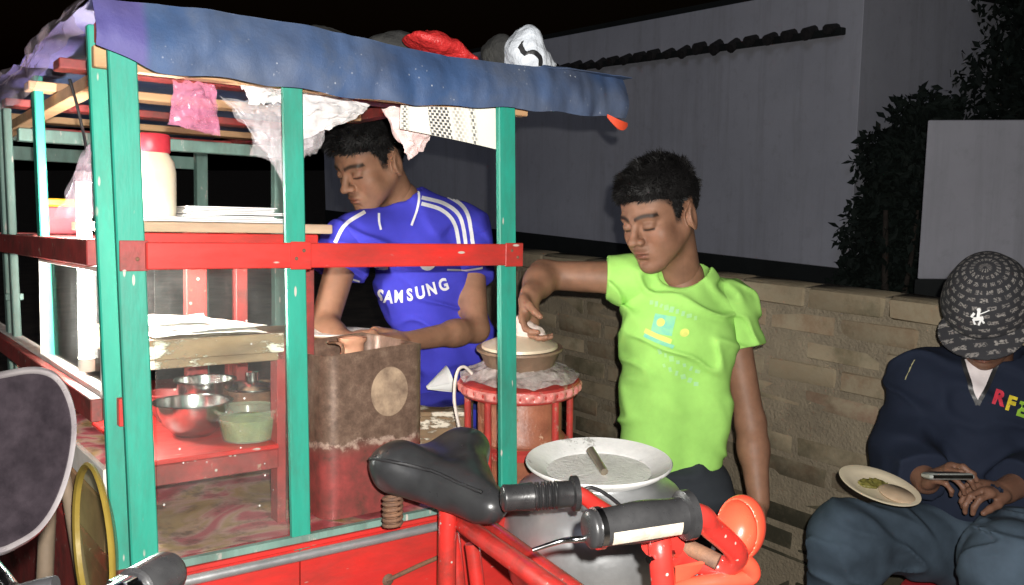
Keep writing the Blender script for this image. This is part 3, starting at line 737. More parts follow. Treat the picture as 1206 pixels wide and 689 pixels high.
# ---- pedal end of the cart: saddle, red tubes, turned handlebar
def cw(px, py, Z): return to_cart(W(px, py, Z))
SB = cw(520, 546, 1.38)
ex, ey, ez = np.eye(3)
# saddle: local x = across (cart x), y = towards the nose (cart -y)
sd = SDF()
def sp_(x, y, z): return SB + .93 * (x * ex - y * ey) + z * ez
rear = -.07
sd.cap(sp_(-.075, -.035, .004), sp_(.075, -.035, .012), .034, .034, .02, flat=(ez, .75))
sd.cap(sp_(-.045, -.02, .002), sp_(-.0, .125, -.030), .040, .020, .035, flat=(ez, .85))
sd.cap(sp_(.045, -.02, .006), sp_(.0, .125, -.030), .040, .020, .035, flat=(ez, .85))
sd.cap(sp_(-.075, -.03, -.018), sp_(-.015, .115, -.042), .022, .012, .03)
sd.cap(sp_(.075, -.03, -.018), sp_(.015, .115, -.042), .022, .012, .03)
sd.cap(sp_(0, .10, -.028), sp_(0, .145, -.034), .020, .019, .02)
sd.ell(sp_(0, -.03, .047), (.035, .05, .022), k=.03, op='s')
m_saddle = surf('saddle_leather', (.030, .031, .033), (.018, .018, .019), scale=16, rough=.33, wear=(.22, .22, .22), wear_amt=.70, wear_scale=55, bump_s=.25, bump_d=.0015)
sad = cpart('saddle', sd.mesh(.003, lambda P: .0012 * vnoise(P, 40)), m_saddle, 179)
edge = smooth_path([sp_(-.108, -.045, .012), sp_(-.095, .0, .016), sp_(-.055, .055, .010), sp_(-.030, .10, -.006), sp_(-.014, .14, -.016)], 8)
mk('piping', tube(snap(edge, bvh(sd.mesh(.005)), .0005), .0028, 6), m_black, sad, smooth=60)
for sx in (-.075, .075):
    hel = [sp_(sx + .015 * math.cos(t), -.03 + .015 * math.sin(t), -.045 - t * .0013) for t in np.linspace(0, 2 * math.pi * 6, 90)]
    mk('spring', tube(hel, .0028, 6), m_rust, sad, smooth=60)
cpart('seat_post', tube([sp_(0, .02, -.03), sp_(0, .02, -.30)], .014, 12), m_red_tube, 40)
# red tubes running forward from the cart corner
def ptube(name, pts, r, mat=None, n=14, sm=60): return cpart(name, tube(smooth_path([np.asarray(p) for p in pts], 6), r, n), mat or m_red_tube, sm)
J0 = cw(527, 604, 1.46); J1 = cw(660, 700, 1.02); J1b = cw(700, 735, .95)
ptube('frame_tube', [J0, (J0 + J1) / 2, J1, J1b], .0135)
K0 = cw(556, 606, 1.50); K1 = cw(668, 689, 1.14)
ptube('frame_tube', [K0, (K0 + K1) / 2, K1, K1 + (K1 - K0) * .4], .0125)
ptube('frame_tube', [cw(530, 612, 1.45), cw(536, 650, 1.45), cw(543, 720, 1.45)], .0115)
ptube('frame_tube', [cw(556, 640, 1.40), cw(560, 670, 1.40), cw(566, 720, 1.40)], .0115)
# handlebar, turned to one side
G1a, G1b = cw(690, 624, .86), cw(812, 606, .90)
G2a, G2b = cw(590, 587, 1.18), cw(680, 581, 1.20)
STEM = cw(778, 655, .93)
ST2 = cw(786, 760, .95)
ptube('handlebar_tube', [cw(700, 622, .865), G1b, cw(838, 622, .93), cw(868, 652, .97), cw(850, 668, .99), cw(812, 660, .99), cw(785, 652, .97)], .0125)
ptube('handlebar_tube', [cw(655, 582, 1.19), G2b, cw(705, 597, 1.18), cw(745, 622, 1.12), cw(775, 640, 1.04), cw(790, 652, .985)], .0105)
ptube('steering_stem', [cw(776, 632, .945), STEM, ST2, cw(800, 1000, 1.0)], .0125)
ptube('stem_clamp', [cw(768, 636, .94), cw(792, 638, .96)], .017)
ptube('brace_bar', [cw(800, 640, .985), cw(822, 650, .975), cw(846, 662, .965)], .009, m_rust)
def grip(a, b, r, ribs):
    v = b - a; pr = []
    L = np.linalg.norm(v); n = 60; P = [a + v * t for t in np.linspace(0, 1, n)]; rr = []
    for t in np.linspace(0, 1, n):
        q = r * (1 - .06 * math.sin(t * 9))
        if t < .04: q = r * (.55 + .45 * math.sqrt(t / .04))
        if ribs and .42 < t < .72: q = r * (1.02 if int((t - .42) / .3 * 14) % 2 else .86)
        if t > .93: q = r * 1.28
        rr.append(q)
    return tube(P, rr, 24)
m_grip = surf('grip_rubber', (.028, .028, .029), (.016, .016, .017), scale=40, rough=.3, bump_s=.25, bump_d=.0008)
g1 = cpart('grip', grip(G1a, G1b, .0195, False), m_grip, 50); g2 = cpart('grip', grip(G2a, G2b, .0185, True), m_grip, 50)
v1 = nrm(G1b - G1a)
ring_m = surf('worn_label', (.44, .39, .32), (.26, .22, .17), scale=60, rough=.5)
c0 = G1a + (G1b - G1a) * .11
mk('end_band', tube([c0 - v1 * .003, c0 + v1 * .003], .0205, 24), m_chrome, g1, smooth=40)
# pale worn sticker wrapped on the lower camera side of the near grip
toc = nrm(to_cart(CAM) - (G1a + G1b) / 2); dn = nrm(np.cross(v1, toc)); dn = dn if dn[2] < 0 else -dn; nn_ = nrm(np.cross(v1, dn)); nn_ = nn_ if nn_ @ toc > 0 else -nn_
def stick(u, v):
    t = .17 + u * .66; an = rad(18) + v * rad(38); return G1a + (G1b - G1a) * t + .0212 * (math.cos(an) * nn_ + math.sin(an) * dn)
mk('sticker', sheet(stick, 10, 8), ring_m, g1, smooth=60)
lever = smooth_path([G1b + dn * .012 + nn_ * -.02, G1a + (G1b - G1a) * .5 + dn * .010 - nn_ * .022, G1a + dn * .008 - nn_ * .014, cw(662, 637, .875), cw(627, 648, .87)], 6)
cpart('brake_lever', tube(lever, np.linspace(.0045, .0022, len(lever)), 10), m_chrome, 60)
for (pts, r) in (([G1b + nn_ * -.012, cw(830, 600, .95), cw(842, 640, .99), cw(815, 690, .99), cw(800, 760, .98)], .0028), ([G2b, cw(700, 575, 1.2), cw(735, 600, 1.16), cw(772, 655, 1.03), cw(778, 720, .99)], .0026)):
    cpart('brake_cable', tube(smooth_path(pts, 8), r, 7), m_black, 60)
for p_, s_ in ((STEM, .0165), (ST2, .0165)): cpart('clamp_bolt', tube([p_ + ex * .018, p_ - ex * .018], .0045, 6), m_chrome, 30)
# red plastic lamp cowl ahead of the bar
LC = cw(872, 622, .99); lx = nrm(_e1 * 0 + np.array([1, 0, 0])); 
def cowl(rm, op):
    pass
fw = CR @ nrm(np.array([.62, .75, -.10])); rt = nrm(np.cross(fw, CR @ np.array([0, 0, 1.]))); up = np.cross(rt, fw)
Rc = np.stack([rt, fw, up], 1)
cs = SDF()
cs.ell(LC, (.026, .034, .037), Rc, .01)
cs.ell(LC - fw * .016, (.0235, .036, .0335), Rc, .003, 's')
m_cowl = surf('red_plastic', (.78, .085, .04), (.66, .06, .035), scale=14, rough=.32, wear=(.45, .25, .18), wear_amt=.71, wear_scale=70, bump_s=.2, coat=.2)
cpart('lamp_cowl', cs.mesh(.002), m_cowl, 179)
ptube('cowl_arm', [cw(868, 655, .975), cw(884, 668, .985), cw(882, 680, .99), cw(850, 684, .98), cw(815, 690, .975), cw(790, 700, .965)], .0095, m_cowl)
cpart('bell_lever', thick(sheet(lambda u, v: cw(795 + u * 34 - 8 * v * u, 668 + 22 * v * (1 - u * .5) - 6 * u, .965 + .01 * v), 6, 6), .004), m_cowl, 60)
# fork and front wheel below the frame
fa = to_cart(np.array([.22, .96, .34])); rzw = 1.15
add_wheel(fa[0], fa[1], rzw, .34)

# ================================================================== THINGS ON AND AROUND THE CART
# ---- LED tube lamp standing in the cabinet corner
la = cp(100, 320, b=.30)
lamp = thing('led_tube_lamp', 'lit white tube lamp upright behind the corner posts of the cart', 'lamp', M=CT(la[0], .30, -.19))
mk('tube', tube([(0, 0, .012), (0, 0, .15), (0, 0, .30)], .011, 16), glow('led_white', (1, .97, .92), 640), lamp, smooth=60)
mk('end_cap', tube([(0, 0, -.01), (0, 0, .012)], .013, 16), m_white, lamp, smooth=40)
mk('end_cap', tube([(0, 0, .30), (0, 0, .317)], .013, 16), m_white, lamp, smooth=40)
mk('cable', tube(smooth_path([(0, 0, .317), (.01, .02, .35), (.0, .03, .42), (-.01, .04, .47)], 6), .0025, 6), m_black, lamp, smooth=60)

# ---- big jar
ja = cp(177, 245, b=.33)
jar = thing('plastic_jar', 'large pale plastic jar with red lid on the top shelf', 'jar', M=CT(ja[0], .33, zs1 + .001))
m_jar = surf('milky_plastic', (.80, .74, .60), (.74, .60, .40), scale=9, rough=.25, bump_s=.1, rough_var=.05)
mk('body', lathe([(.0, 0), (.036, 0), (.042, .006), (.043, .03), (.043, .085), (.040, .103), (.031, .118), (.030, .124)], 40), m_jar, jar, smooth=60)
mk('lid', lathe([(.0325, .118), (.034, .121), (.034, .146), (.032, .150), (.0, .151)], 40), surf('red_lid', (.62, .04, .06), scale=20, rough=.4), jar, smooth=50)
# ---- red box with yellow lid farther back
bx0 = cp(56, 243, b=.80); bx1 = cp(92, 243, b=.80); w_ = bx1[0] - bx0[0]
rb = thing('snack_box', 'dull red box with bright yellow lid behind the side rail', 'box', M=CT((bx0[0] + bx1[0]) / 2, .85, .022))
cpart('side_shelf', box((.0, .30), (.74, .96), (.006, .021)), m_dullred)
mk('box', box((-w_ / 2, w_ / 2), (-.05, .05), (0, .058), .003), surf('faded_red_card', (.45, .08, .10), (.32, .06, .07), scale=15, rough=.7), rb)
mk('lid', box((-w_ / 2 - .003, w_ / 2 + .003), (-.053, .053), (.0585, .075), .003), surf('yellow_plastic', (.85, .48, .02), scale=15, rough=.4), rb)

# ---- bowls on the lower shelf
def bowl_prof(r, h, t=.0015, foot=.5, lip=.006):
    o = [(0, 0), (r * foot, 0), (r * .82, h * .35), (r * .96, h * .75), (r, h), (r + lip, h + .001), (r + lip, h + .003), (r - t, h + .002)]
    i = [(r * .96 - t, h * .75), (r * .82 - t, h * .36), (r * foot, t * 2), (0, t * 2)]
    return o + i
def bowl(px, py, r, h, label, mat=None, dz=0, name='steel_bowl', rz=0, b=None):
    p = cp(px, py, c=zl) if b is None else cp(px, py, b=b)
    return mk(name, lathe(bowl_prof(r, h), 40), mat or m_steel, M=CT(p[0], p[1], zl + .001 + dz), smooth=50, label=label, cat='bowl', group='bowls on the lower shelf')
bowl(228, 512, .060, .055, 'wide shiny steel bowl at the middle of the lower shelf')
bowl(242, 494, .050, .072, 'tall steel bowl half hidden behind the wide shiny one')
bowl(200, 496, .038, .05, 'small dull red bowl beside the corner post on lower shelf', m_dullred, name='enamel_bowl')
p = cp(292, 517, c=zl)
tub = thing('plastic_tub', 'clear greenish plastic tub of food with thick rim on the lower shelf', 'tub', M=CT(p[0], p[1], zl + .001))
m_tub = film('tub_plastic', (.70, .80, .62), .16, .2, .2, 12)
mk('food', lathe([(0, .002), (.038, .002), (.044, .026), (.0455, .036), (.02, .041), (0, .042)], 32), surf('green_chutney', (.17, .19, .03), (.08, .10, .015), scale=60, rough=.4, bump_s=.8, bump_d=.004), tub, smooth=60)
mk('shell', lathe([(0, 0), (.040, 0), (.047, .03), (.050, .047), (.054, .048), (.054, .053), (.049, .052)], 40), m_tub, tub, smooth=50)
p = cp(312, 497, c=zl); 
pan = thing('frying_pan', 'small dark pan with upright stub handle at the back of the lower shelf', 'pan', M=CT(p[0] + .0, p[1] + .06, zl + .001))
mk('bowl', lathe(bowl_prof(.050, .05), 36), m_rust, pan, smooth=50)
mk('lid', shift(lathe([(.052, 0), (.052, .003), (.04, .010), (.012, .014), (.012, .03), (0, .032)], 36), (0, 0, .0535)), m_steel, pan, smooth=50)

# ---- the big tin with a clay jar in it
TA0 = .318; TA1 = cp(500, 500, b=.06)[0]; TB0, TB1 = .055, .245; TZ0 = -.4465; TH = cp(440, 413, b=.06)[2] - TZ0
def tin_mat():
    m, nt, bs = _nodes('printed_tin'); v = coords(nt); sp = nt.nodes.new('ShaderNodeSeparateXYZ'); nt.links.new(v, sp.inputs[0])
    n1 = noise_out(nt, v, 22, 8, .7); n2 = noise_out(nt, v, 55, 6, .75)
    a = N(nt, 'ShaderNodeMath', operation='MULTIPLY_ADD'); nt.links.new(n1, a.inputs[0]); a.inputs[1].default_value = .06; nt.links.new(sp.outputs[2], a.inputs[2])
    up = ramp(nt, n2, [(.3, (.07, .042, .03)), (.55, (.15, .095, .068)), (.8, (.27, .19, .14))])
    dn_ = ramp(nt, n1, [(.32, (.10, .045, .035)), (.5, (.22, .05, .045)), (.66, (.32, .06, .055)), (.78, (.36, .17, .13))])
    k = ramp(nt, a.outputs[0], [(.135, (0, 0, 0)), (.160, (1, 1, 1))]); c = mixc(nt, k, dn_, up)
    ln = ramp(nt, a.outputs[0], [(.146, (0, 0, 0)), (.150, (.6, .6, .6)), (.156, (.6, .6, .6)), (.160, (0, 0, 0))]); ln2 = mixc(nt, 1, ln, ramp(nt, n2, [(.4, (0, 0, 0)), (.55, (1, 1, 1))]), 'MULTIPLY')
    c = mixc(nt, ln2, c, (.55, .42, .34))
    nt.links.new(c, bs.inputs['Base Color']); bs.inputs['Roughness'].default_value = .42; bs.inputs['Metallic'].default_value = .25; bump(nt, bs, n1, .3, .003); return m
def rsq(x0, x1, y0, y1, r, n=7):
    pts = []
    for cx, cy, a0 in ((x1 - r, y1 - r, 0), (x0 + r, y1 - r, 90), (x0 + r, y0 + r, 180), (x1 - r, y0 + r, 270)):
        for t in np.linspace(0, 90, n): pts.append((cx + r * math.cos(rad(a0 + t)), cy + r * math.sin(rad(a0 + t))))
    return pts
tw, td = TA1 - TA0, TB1 - TB0
oute = rsq(-tw / 2, tw / 2, -td / 2, td / 2, .028); k = len(oute)
V = []; F = []
levels = [(0, 1), (.004, 1.0), (TH * .25, 1), (TH * .5, 1.004), (TH * .75, 1), (TH, 1), (TH + .004, 1.008), (TH, .985), (TH * .5, .98), (.006, .98)]
for z, s_ in levels: V += [(x * s_, y * s_ , z + (.010 * math.sin(x * 22 + 1) if z >= TH else 0)) for x, y in oute]
for i in range(len(levels) - 1): F += [(i * k + j, i * k + (j + 1) % k, (i + 1) * k + (j + 1) % k, (i + 1) * k + j) for j in range(k)]
F += [tuple(range(k - 1, -1, -1)), tuple((len(levels) - 1) * k + j for j in range(k))]
tin = thing('oil_tin', 'big open brown and red printed tin standing inside the cart', 'tin', M=CT((TA0 + TA1) / 2, (TB0 + TB1) / 2, TZ0))
tv = (np.array(V), F)
mk('body', tv, tin_mat(), tin, smooth=50)
e_ = cp(459, 461, b=TB0 - .002); em = np.array([e_[0] - (TA0 + TA1) / 2, -td / 2 * 1.004 - .001, e_[2] - TZ0])
emb = disc(1, 36); emb = (np.stack([emb[0][:, 0] * .036, np.zeros(37), emb[0][:, 1] * .043], 1) + em, emb[1])
mk('emblem', (emb[0] + [0, -.0006, 0], [f for f in emb[1]]), surf('faded_emblem', (.36, .26, .175), (.13, .085, .06), scale=38, rough=.5, detail=8), tin)
mk('handle_bar', tube(smooth_path([(-.03, -.02, TH * .9), (-.03, -.02, TH + .003), (-.028, .04, TH + .002)], 5), .003, 6), m_rust, tin, smooth=60)
cj = cp(415, 405, b=.15)
m_clay = surf('terracotta', (.50, .25, .15), (.38, .18, .11), scale=22, rough=.75, bump_s=.3, bump_d=.003)
mk('clay_jar', lathe([(0, 0), (.03, 0), (.055, .06), (.058, .13), (.045, .19), (.024, .215), (.020, .225), (.021, .240), (.026, .245), (.026, .250), (.019, .249), (.016, .22)], 36), m_clay, M=CT(cj[0], .15, cj[2] + .012 - .25), smooth=50, label='small terracotta jar with flared neck inside the big tin', cat='jar')

# ---- working board and plate by the man in blue
pl = cp(398, 392, b=.50)
cpart('work_board', box((.40, .66), (.34, .80), (pl[2] - .028, pl[2] - .010)), m_wood)
for q in ((.42, .36), (.64, .36), (.42, .78), (.64, .78)): cpart('board_leg', beam((q[0], q[1], -.455), (q[0], q[1], pl[2] - .028), .025, .025), m_dullred)
m_china = surf('white_china', (.85, .84, .80), (.8, .79, .75), scale=10, rough=.25, bump_s=.05)
plate_prof = [(0, .001), (.6, .001), (.75, .05), (1.0, .13), (1.01, .15), (.98, .16), (.74, .09), (.6, .05), (0, .045)]
mk('serving_plate', lathe([(r * .085, z * .085) for r, z in plate_prof], 40), m_china, M=CT(pl[0], .50, pl[2] - .009), smooth=50, label='white plate under the hands of the man in blue', cat='plate')

# ---- side bench carrying stove and pot
PZ = 1.65; PC = W(705, 540, PZ); SZ = 1.95; SC_ = W(612, 447, SZ)
BT = PC[2] - .285
bm_ = (PC + SC_) / 2; bdir = nrm(np.array([_e2[0], _e2[1], 0])); bnr = np.array([bdir[1], -bdir[0], 0.])
bench = thing('wooden_bench', 'rough wooden bench beside the cart under stove and aluminium pot', 'bench', loc=(bm_[0], bm_[1], 0))
def bb(x, y, z, ch=.003):
    V, F = box(x, y, z, ch); return np.stack([V[:, 0] * bdir[0] + V[:, 1] * bnr[0], V[:, 0] * bdir[1] + V[:, 1] * bnr[1], V[:, 2]], 1), F
for i in range(3): mk('plank', bb((-.42, .50), (-.165 + i * .115, -.055 + i * .115), (BT - .025, BT - .001)), m_wood, bench)
for x in (-.38, .44):
    for y in (-.12, .14): mk('leg', bb((x - .02, x + .02), (y - .02, y + .02), (0, BT - .026)), m_wood, bench)
# aluminium pot
pot = thing('aluminium_pot', 'big round aluminium cooking pot with flared white rim', 'pot', loc=(PC[0], PC[1], BT))
prof = [(0, 0), (.10, .001), (.140, .02), (.166, .065), (.178, .115), (.1785, .155), (.171, .195), (.150, .226), (.118, .247), (.102, .252), (.100, .257), (.106, .263)]
mk('body', lathe(prof, 64), m_alu, pot, smooth=60)
m_rim = surf('flour_dusted_rim', (.86, .86, .84), (.72, .72, .70), scale=22, rough=.5, metallic=.1, bump_s=.5, bump_d=.003, wear=(.45, .44, .42), wear_amt=.60, wear_scale=30)
mk('rim', lathe([(.104, .259), (.122, .268), (.134, .277), (.1355, .281), (.1335, .2835), (.118, .275), (.100, .266), (.096, .262)], 64), m_rim, pot, smooth=60)
mk('broth', lathe([(0, .2635), (.06, .263), (.0985, .2625)], 48), surf('pale_dough', (.80, .80, .76), (.62, .61, .58), scale=25, rough=.35, bump_s=.6, bump_d=.006), pot, smooth=60)
lb = np.array([PC[0], PC[1], BT])
mk('ladle', join(tube(smooth_path([W(712, 556, PZ - .03) - lb, W(705, 545, PZ - .005) - lb, W(695, 529, PZ + .02) - lb], 4), .0075, 10), ), surf('ladle_brass', (.42, .36, .28), scale=20, rough=.35, metallic=.8), M=Matrix.Translation(Vector(lb)), smooth=60, label='short metal ladle handle sticking out of the aluminium pot', cat='ladle')
# ---- red stove
stv = thing('red_stove', 'round red painted stove with ring and posts beside the teal corner post', 'stove', loc=(SC_[0], SC_[1], BT))
sh_ = SC_[2] - BT
m_stove = surf('stove_red', (.50, .05, .04), (.28, .04, .035), scale=20, rough=.35, wear=(.40, .20, .13), wear_amt=.58, wear_scale=24, bump_s=.5, bump_d=.004)
m_stove2 = surf('stove_rust', (.36, .13, .07), (.2, .07, .04), scale=22, rough=.45, wear=(.55, .32, .2), wear_amt=.6, wear_scale=20, bump_s=.5, bump_d=.004)
mk('drum', lathe([(0, .0), (.10, .0), (.104, .02), (.096, .03), (.096, sh_ - .13), (.100, sh_ - .125), (.092, sh_ - .115), (.092, sh_ - .03), (.085, sh_ - .012), (0, sh_ - .012)], 48), m_stove2, stv, smooth=40)
mk('base_ring', lathe([(.105, .0), (.128, .0), (.132, .025), (.128, .05), (.112, .05), (.105, .03), (.105, 0)], 48), m_stove, stv, smooth=40)
mk('mid_ring', lathe([(.0975, sh_ - .15), (.108, sh_ - .152), (.11, sh_ - .135), (.0975, sh_ - .13), (.0975, sh_ - .15)], 48), m_stove, stv, smooth=40)
mk('top_ring', lathe([(.095, sh_ - .022), (.128, sh_ - .024), (.131, sh_ - .020), (.131, sh_), (.128, sh_ + .004), (.10, sh_ + .010), (.06, sh_ + .014), (.055, sh_ + .012), (.095, sh_ - .022)], 48), m_stove, stv, smooth=40)
def flute(u, v):
    t = u * 2 * math.pi; r = .1325 + .0035 * math.cos(30 * t) * math.sin(math.pi * v) + (.001 if 0 < v < 1 else -.002); return (r * math.cos(t), r * math.sin(t), sh_ - .020 + .020 * v)
mk('scalloped_edge', sheet(flute, 240, 6), surf('chipped_pink_enamel', (.70, .32, .28), (.5, .08, .07), scale=50, rough=.3), stv, smooth=40)
for i in range(5):
    t = 2 * math.pi * i / 5 + .35; mk('post', tube([(.120 * math.cos(t), .120 * math.sin(t), .03), (.120 * math.cos(t), .120 * math.sin(t), sh_ - .02)], .008, 10), m_stove, stv, smooth=40)
h0 = W(538, 500, 1.87) - np.array([SC_[0], SC_[1], BT]); 
mk('wire_handle', tube(smooth_path([W(541, 505, 1.88) - np.array([SC_[0], SC_[1], BT]), W(535, 470, 1.88) - np.array([SC_[0], SC_[1], BT]), W(538, 440, 1.88) - np.array([SC_[0], SC_[1], BT]), W(546, 432, 1.89) - np.array([SC_[0], SC_[1], BT]), W(556, 440, 1.90) - np.array([SC_[0], SC_[1], BT])], 8), .0036, 8), surf('pale_wire', (.7, .62, .55), scale=20, rough=.5), stv, smooth=60)
# the plastic sheet crumpled round the top of the stove
def rag(u, v):
    t = u * 2 * math.pi; r = .055 + .075 * v; q = np.array([math.cos(t) * 3, math.sin(t) * 3, v * 4])
    return (r * math.cos(t), r * math.sin(t), .032 - .030 * v + .008 * float(fbm(q, 1.5, 3)))
mk('plastic_wrap', sheet(rag, 60, 10), film('crumpled_film', (.62, .56, .52), .55, .12, 1, 60), M=Matrix.Translation((SC_[0], SC_[1], SC_[2] + .01)), smooth=80, label='crumpled clear plastic wrapped round the stove top', cat='plastic wrap')
ckp = SC_ + np.array([0, 0, .015])
ck = thing('clay_pan', 'brown clay pan with cream lid on the red stove', 'pan', loc=ckp)
mk('pan', lathe([(0, 0), (.05, 0), (.075, .02), (.088, .05), (.094, .053), (.094, .058), (.086, .057), (0, .05)], 48), surf('sooty_clay', (.26, .17, .11), (.13, .085, .055), scale=18, rough=.5, bump_s=.4), ck, smooth=50)
mk('lid', lathe([(.083, .058), (.082, .064), (.05, .077), (.02, .083), (0, .084)], 48), surf('cream_enamel', (.62, .52, .38), (.5, .4, .28), scale=14, rough=.35), ck, smooth=50)
# small wooden box with tray and paper between tin and stove
bp = W(521, 482, 2.12); wb = thing('wooden_box', 'small rough wooden box on the bench behind the saddle', 'box', loc=(bp[0], bp[1], BT)); hz = bp[2] - BT
for y in (-.058, .058): mk('side', box((-.07, .07), (y - .008, y + .008), (0, hz), .002), m_peel, wb)
for x in (-.062, .062): mk('side', box((x - .008, x + .008), (-.0495, .0495), (0, hz), .002), m_peel, wb)
mk('top', box((-.072, .072), (-.068, .068), (hz + .0005, hz + .012), .002), m_peel, wb)
mk('steel_tray', lathe([(0, 0), (.05, 0), (.07, .012), (.072, .012), (.05, -.002 + .004), (0, .003)], 32), m_steel, M=Matrix.Translation((bp[0], bp[1], bp[2] + .0135)), smooth=50, label='small steel tray on the wooden box behind the saddle', cat='tray')
def cone_paper(u, v):
    t = u * 1.5 * math.pi; r = .004 + .03 * v; return (r * math.cos(t), r * math.sin(t), .06 * v)
mk('paper_cone', thick(rot(sheet(cone_paper, 16, 5), (0, 1, 0), rad(70)), .001), m_paper2, M=Matrix.Translation((bp[0] - .035, bp[1] - .01, bp[2] + .055)), smooth=60, label='rolled white paper cone on the small steel tray', cat='paper')

# ---- hanging bags and newspaper under the roof
def bag(name, label, quad, b, mat, bulge=.018, cat='plastic bag', db=(0, 0, 0, 0), amp=.01, seed=0, group='plastic bags hanging from the cart roof'):
    Q = [cp(px, py, b=b + d) for (px, py), d in zip(quad, db)]          # tl, tr, br, bl
    c0 = (Q[0] + Q[1]) / 2
    def f(sg):
        def g(u, v):
            p = Q[0] * (1 - u) * (1 - v) + Q[1] * u * (1 - v) + Q[2] * u * v + Q[3] * (1 - u) * v
            q = np.array([u * 4, v * 4, seed + sg * 2.]); e = math.sin(math.pi * u) * math.sin(math.pi * min(1, v * .9 + .1))
            d = np.array([amp * .5 * float(vnoise(q, 1.7, 5)), sg * bulge * e + amp * (.6 * float(fbm(q, 1.0, 2)) + .6 - 1.4 * abs(float(vnoise(q + .3 * float(vnoise(q, 1.1)), 1.3, 4)))) * (.3 + e), amp * .6 * float(vnoise(q, 2.1, 9))])
            return p + d - c0
        return g
    return mk(name, join(sheet(f(-1), 22, 22), sheet(f(1), 22, 22)), mat, M=CT(*c0), smooth=75, label=label, cat=cat, group=group)
bag('plastic_bag', 'small pink plastic bag hanging from the roof beam', [(204, 96), (252, 100), (259, 158), (199, 146)], .07, m_pink, seed=1, amp=.008)
bag('plastic_bag', 'twisted clear plastic bag hanging beside the middle teal post', [(262, 116), (332, 122), (338, 228), (318, 180)], .10, m_bagw, seed=2, bulge=.012, amp=.012)
bag('plastic_bag', 'clear plastic bag bunched behind the middle teal post', [(300, 130), (345, 128), (330, 190), (296, 184)], .13, m_bagw, seed=3)
bag('plastic_bag', 'blank white plastic bag tucked under the roof over the man in blue', [(345, 108), (436, 122), (424, 136), (352, 165)], .13, m_bagwhite, seed=4, amp=.012)
bag('plastic_bag', 'grey clear plastic bag hanging under the white bag', [(348, 135), (388, 135), (378, 172), (352, 188)], .16, m_bagw, seed=5, amp=.014)
bag('plastic_bag', 'crumpled white wrapper under the roof between pink bag and teal post', [(284, 100), (338, 106), (336, 120), (296, 122)], .05, m_bagwhite, seed=6, bulge=.01)
bag('plastic_bag', 'pinkish plastic bag with torn point behind the newspaper', [(452, 126), (520, 134), (500, 172), (482, 190)], .10, m_bagp, seed=7, amp=.012)
bag('plastic_bag', 'dusty clear plastic bag hanging on the left side post', [(104, 170), (124, 170), (126, 250), (62, 258)], .16, m_clear, seed=8, amp=.012)
def news_mat():
    m, nt, bs = _nodes('newsprint'); uv = nt.nodes.new('ShaderNodeAttribute'); uv.attribute_name = 'Col'
    br = N(nt, 'ShaderNodeTexBrick', Scale=1.0); br.inputs['Color1'].default_value = (.02, .02, .02, 1); br.inputs['Color2'].default_value = (.10, .10, .10, 1); br.inputs['Mortar'].default_value = (.80, .77, .68, 1)
    br.inputs['Brick Width'].default_value = .045; br.inputs['Row Height'].default_value = .10; br.inputs['Mortar Size'].default_value = .009; br.inputs['Bias'].default_value = .3
    nt.links.new(uv.outputs['Color'], br.inputs['Vector'])
    sp = nt.nodes.new('ShaderNodeSeparateColor'); nt.links.new(uv.outputs['Color'], sp.inputs[0])
    n = noise_out(nt, uv.outputs['Color'], 5, 2); cols = ramp(nt, sp.outputs[0], [(0, (0, 0, 0)), (.04, (1, 1, 1)), (.10, (0, 0, 0)), (.27, (0, 0, 0)), (.28, (1, 1, 1)), (.47, (1, 1, 1)), (.48, (0, 0, 0)), (.54, (.6, .6, .6)), (.66, (0, 0, 0)), (.70, (1, 1, 1)), (.74, (0, 0, 0))], 'LINEAR')
    c = mixc(nt, cols, (.80, .77, .68), br.outputs['Color']); nt.links.new(c, bs.inputs['Base Color']); bs.inputs['Roughness'].default_value = .8
    tr = N(nt, 'ShaderNodeBsdfTranslucent'); return m
Q = [cp(472, 124, b=.035), cp(587, 128, b=.035), cp(588, 178, b=.035), cp(468, 152, b=.035)]
nw = sheet(lambda u, v: Q[0] * (1 - u) * (1 - v) + Q[1] * u * (1 - v) + Q[2] * u * v + Q[3] * (1 - u) * v + np.array([0, .004 * math.sin(u * 5 + v * 2) - .012 * v, 0]) - Q[0], 24, 12)
uvc = np.array([(i / 24, j / 12, 0) for i in range(25) for j in range(13)])
mk('newspaper', nw, news_mat(), M=CT(*Q[0]), smooth=80, label='yellowed newspaper sheet pinned under the tarpaulin edge', cat='newspaper', colors=uvc)

# ---- things lying on the roof
def blob(name, label, cat, prims, mat, h=.004, disp=None, colors=None, group=None):
    s = SDF()
    for p in prims: s.ell(p[0], p[1], np.array(Matrix.Rotation(p[2] if len(p) > 2 else 0, 3, 'Y')), .03)
    base = np.array([prims[0][0][0], prims[0][0][1], .345]); vf = s.mesh(h, disp)
    o = mk(name, (vf[0] - base, vf[1]), mat, M=CT(*base), smooth=179, label=label, cat=cat, group=group); return o, vf, base
crk = lambda s, a: (lambda P: a * fbm(P, s, 3))
q = cp(516, 57, b=.20); r_ = .055 
m_redbag = surf('red_plastic_bag', (.70, .04, .04), (.5, .03, .03), scale=20, rough=.28, bump_s=.6, bump_d=.01)
blob('red_bag', 'flat shiny red plastic bag lying on the tarpaulin roof', 'bag', [((q[0] - .02, .20, q[2] + .006), (.055, .05, .016), rad(10)), ((q[0] + .045, .2, q[2] - .008), (.05, .04, .011), rad(20))], m_redbag, disp=crk(30, .005))
q = cp(622, 58, b=.22)
